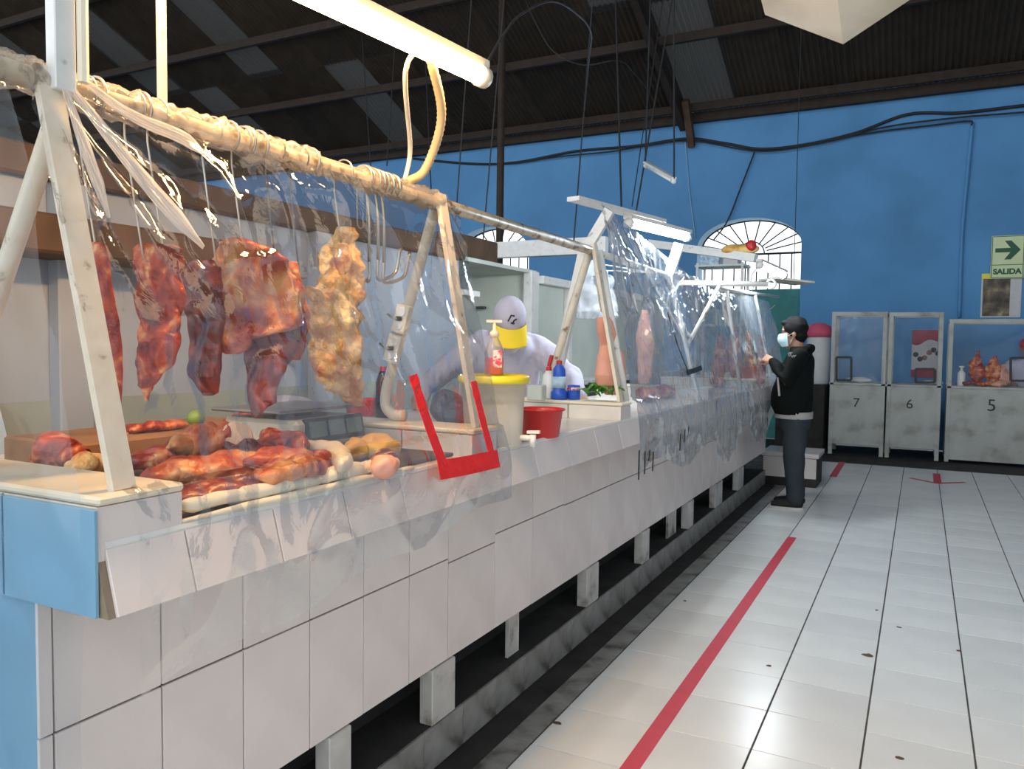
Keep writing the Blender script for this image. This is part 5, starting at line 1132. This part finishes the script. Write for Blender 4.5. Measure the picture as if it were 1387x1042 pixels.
for s in (1, -1): capsule(b, [(0, s*0.18, 1.22, 0.075), (0.05, s*0.225, 1.0, 0.062), (0.20, s*0.165, 0.99, 0.045)])
place(remeshed(b, 0.012, 3), VM).build('coat', 'cloth_white', vv, True)
b = MB(); b.sphere((-0.005, 0, 0.055), 0.112, 22, 14, (1.0, 0.9, 0.85)); capsule(b, [(0.10, -0.05, 0.06, 0.012), (0.155, 0, 0.055, 0.014), (0.10, 0.05, 0.06, 0.012)])
place(remeshed(b, 0.009, 2), VM @ hv2).build('cap', 'red_pl', vv, True)
# dark low cabinet and pink covered drum between the counter and stall 7
tag(MB().box((-1.75, 11.3, 0), (x7a - 0.06, 12.0, 0.92), 0.01).build('dark_cabinet', 'void', at=(-1.4, 11.6, 0)), 'low dark cabinet standing between the long counter and stall 7', 'cabinet')
pd = PY(1110, 447, 11.7); dr = thing('covered_drum', 'white drum with pink cloth cover on the dark cabinet', 'drum', (pd.x, 11.65, 0.92))
MB().lathe([(0.14, 0.0), (0.15, 0.02), (0.15, pd.z - 0.92 - 0.05), (0.13, pd.z - 0.92 - 0.03)], (pd.x, 11.65, 0.921), 26).build('drum', 'paper', dr, True)
MB().lathe([(0.165, pd.z - 0.92 - 0.10), (0.172, pd.z - 0.92 - 0.03), (0.15, pd.z - 0.92 + 0.05), (0.07, pd.z - 0.92 + 0.09), (0.001, pd.z - 0.92 + 0.095)], (pd.x, 11.65, 0.921), 26).build('cover', 'pink', dr, True)

# ================================================================== WALL CABLES, HANGING CABLES, WALL PIPE
def wall_run(name, label, px, r, m='cable', y=WY - 0.03, cat='cable', group=None):
    P = [PY(u, v, y) for u, v in px]; o = MB().tube(curve_pts(P, 8), r, 6).build(name, m, None, True, at=P[0]); return tag(o, label, cat, group)
wall_run('wall_cable', 'thick black cable sagging along the top of the blue wall', [(560, 215), (640, 222), (700, 220), (780, 205), (860, 198), (930, 188), (980, 194), (1030, 202), (1090, 196), (1160, 180), (1230, 155), (1300, 153), (1387, 143), (1500, 130), (1640, 128), (1755, 122)], 0.022)
wall_run('wall_cable', 'thin black cable running just under the thick wall cable', [(690, 222), (760, 212), (830, 205), (930, 191), (1030, 205), (1120, 192), (1200, 172), (1290, 160), (1387, 152), (1500, 142), (1640, 138), (1755, 134)], 0.012, y=WY - 0.07)
wall_run('wall_cable', 'black cable branching off to the vertical pipe on the blue wall', [(1140, 186), (1200, 177), (1260, 170), (1312, 164), (1316, 170)], 0.012, y=WY - 0.05)
wall_run('wall_cable', 'black cable strung diagonally down to the barred arch', [(1022, 206), (1005, 250), (985, 300), (966, 326)], 0.012, y=WY - 0.05)
wall_run('wall_cable', 'faint grey cable running down the wall left of the barred arch', [(928, 190), (934, 260), (942, 322)], 0.009, 'reveal', y=WY - 0.015)
wall_run('wall_pipe', 'blue painted pipe running down the wall beside the exit sign', [(1317, 166), (1310, 240), (1303, 320), (1299, 430)], 0.025, 'wall_blue', y=WY - 0.03, cat='pipe')
HC = [((640, -20), (617, 300), 6.0, 0.006), ((681, 20), (654, 330), 6.0, 0.006), ((798, 60), (777, 330), 7.0, 0.007), ((838, 150), (842, 290), 9.0, 0.012), ((885, 150), (862, 285), 9.0, 0.010), ((868, 200), (856, 280), 10.0, 0.007), ((500, 195), (503, 240), 10.0, 0.009), ((526, 195), (524, 225), 10.0, 0.009), ((581, 190), (584, 260), 10.0, 0.009)]
for i, (a_, b_, y, r) in enumerate(HC):
    p, q = PY(*a_, y), PY(*b_, y)
    dv = (p - q).normalized(); tt = (roof_z(y) - 0.02 - p.z)/max(dv.z, 0.2); p = p + dv*tt
    tag(MB().tube([p, q], r, 6).build('hanging_cable', 'cable', at=p), 'straight dark cable hanging from the roof behind the stalls', 'cable', 'cables hanging from the roof')
p, q = PY(679, 185, 8.6), PY(676, 335, 8.6)
tag(MB().tube([(p.x, 8.6, roof_z(8.6) - 0.02), (q.x, 8.6, 0.0)], 0.045, 10).build('roof_post', 'purlin', None, True, at=(p.x, 8.6, 0)), 'dark steel post rising behind the stalls to the roof', 'post')
def roof_hit(u, v):
    r = ray(u, v); t = (EAVE + WY*RS - CH - 0.06)/(r.z + RS*r.y); return CAM + r*t
def loose(label, px, y0, y1, r, first=None, last=None):
    n = len(px) - 1; P = [PY(u, v, y0 + (y1 - y0)*k/n) for k, (u, v) in enumerate(px)]
    if first is not None: P[0] = first
    if last is not None: P[-1] = last
    tag(MB().tube(curve_pts(P, 8), r, 6).build('loose_cable', 'hook_dark', None, True, at=P[0]), label, 'cable')
loose('loose grey cable looping from the warm lamp up below the roof', [(655, 88), (680, 50), (705, 20), (745, 2), (775, 14), (800, 42), (798, 80), (791, 150)], 2.4, 7.0, 0.006, far + Vector((0, 0, 0.035)))
ra_, rb_ = roof_hit(708, -10), roof_hit(880, 125)
loose('loose grey cable drooping under the dark roof', [(708, -10), (725, 30), (750, 70), (790, 88), (838, 82), (860, 100), (880, 125)], ra_.y, rb_.y, 0.010, ra_, rb_)

# ================================================================== FLOOR MARKS
def floor_tape(label, px, w):
    P = [PZ(u, v, 0.002) for u, v in px]; mb = MB()
    for a_, b_ in zip(P, P[1:]): mb.bar((a_.x, a_.y, 0.0022), (b_.x, b_.y, 0.0022), w, 0.0012, (0, 0, 1))
    return tag(mb.build('floor_tape', 'tape_floor', at=(P[0].x, P[0].y, 0.002)), label, 'floor tape')
a_, b_ = PZ(843, 1052, 0), PZ(1075, 728, 0)
floor_tape('long straight red tape line on the floor tiles beside the counter', [(850, 1046), (1073, 728)], 0.062)
floor_tape('short red tape line on the floor behind the customer', [(1128, 646), (1141, 626)], 0.075)
ar = thing('floor_arrow', 'red tape arrow stuck on the floor before stall 5', 'floor tape', PZ(1270, 650, 0.002))
q = PZ(1270, 655, 0.002); MB().bar((q.x, q.y - 0.0, 0.0022), (q.x, q.y + 0.75, 0.0022), 0.075, 0.0012, (0, 0, 1)).build('shaft', 'tape_floor', ar)
for s in (-1, 1): MB().bar((q.x, q.y, 0.0024), (q.x + s*0.26, q.y + 0.24, 0.0024), 0.05, 0.0012, (0, 0, 1)).build('barb', 'tape_floor', ar)
for i, (u, v, s) in enumerate(((1218, 850, 0.010), (1175, 888, 0.020), (1188, 827, 0.008), (1041, 902, 0.008), (1219, 1027, 0.012), (1299, 882, 0.009), (927, 814, 0.008), (755, 980, 0.012))):
    p = PZ(u, v, 0.003); tag(MB().sphere(p + Vector((0, 0, 0.001)), s, 10, 6, (1.3, 0.8, 0.25), 0.004, 60, i).build('floor_crumb', 'wood_dark', None, True, at=p), 'tiny brown crumb of dirt on the white floor tiles', 'crumb', 'crumbs on the floor')
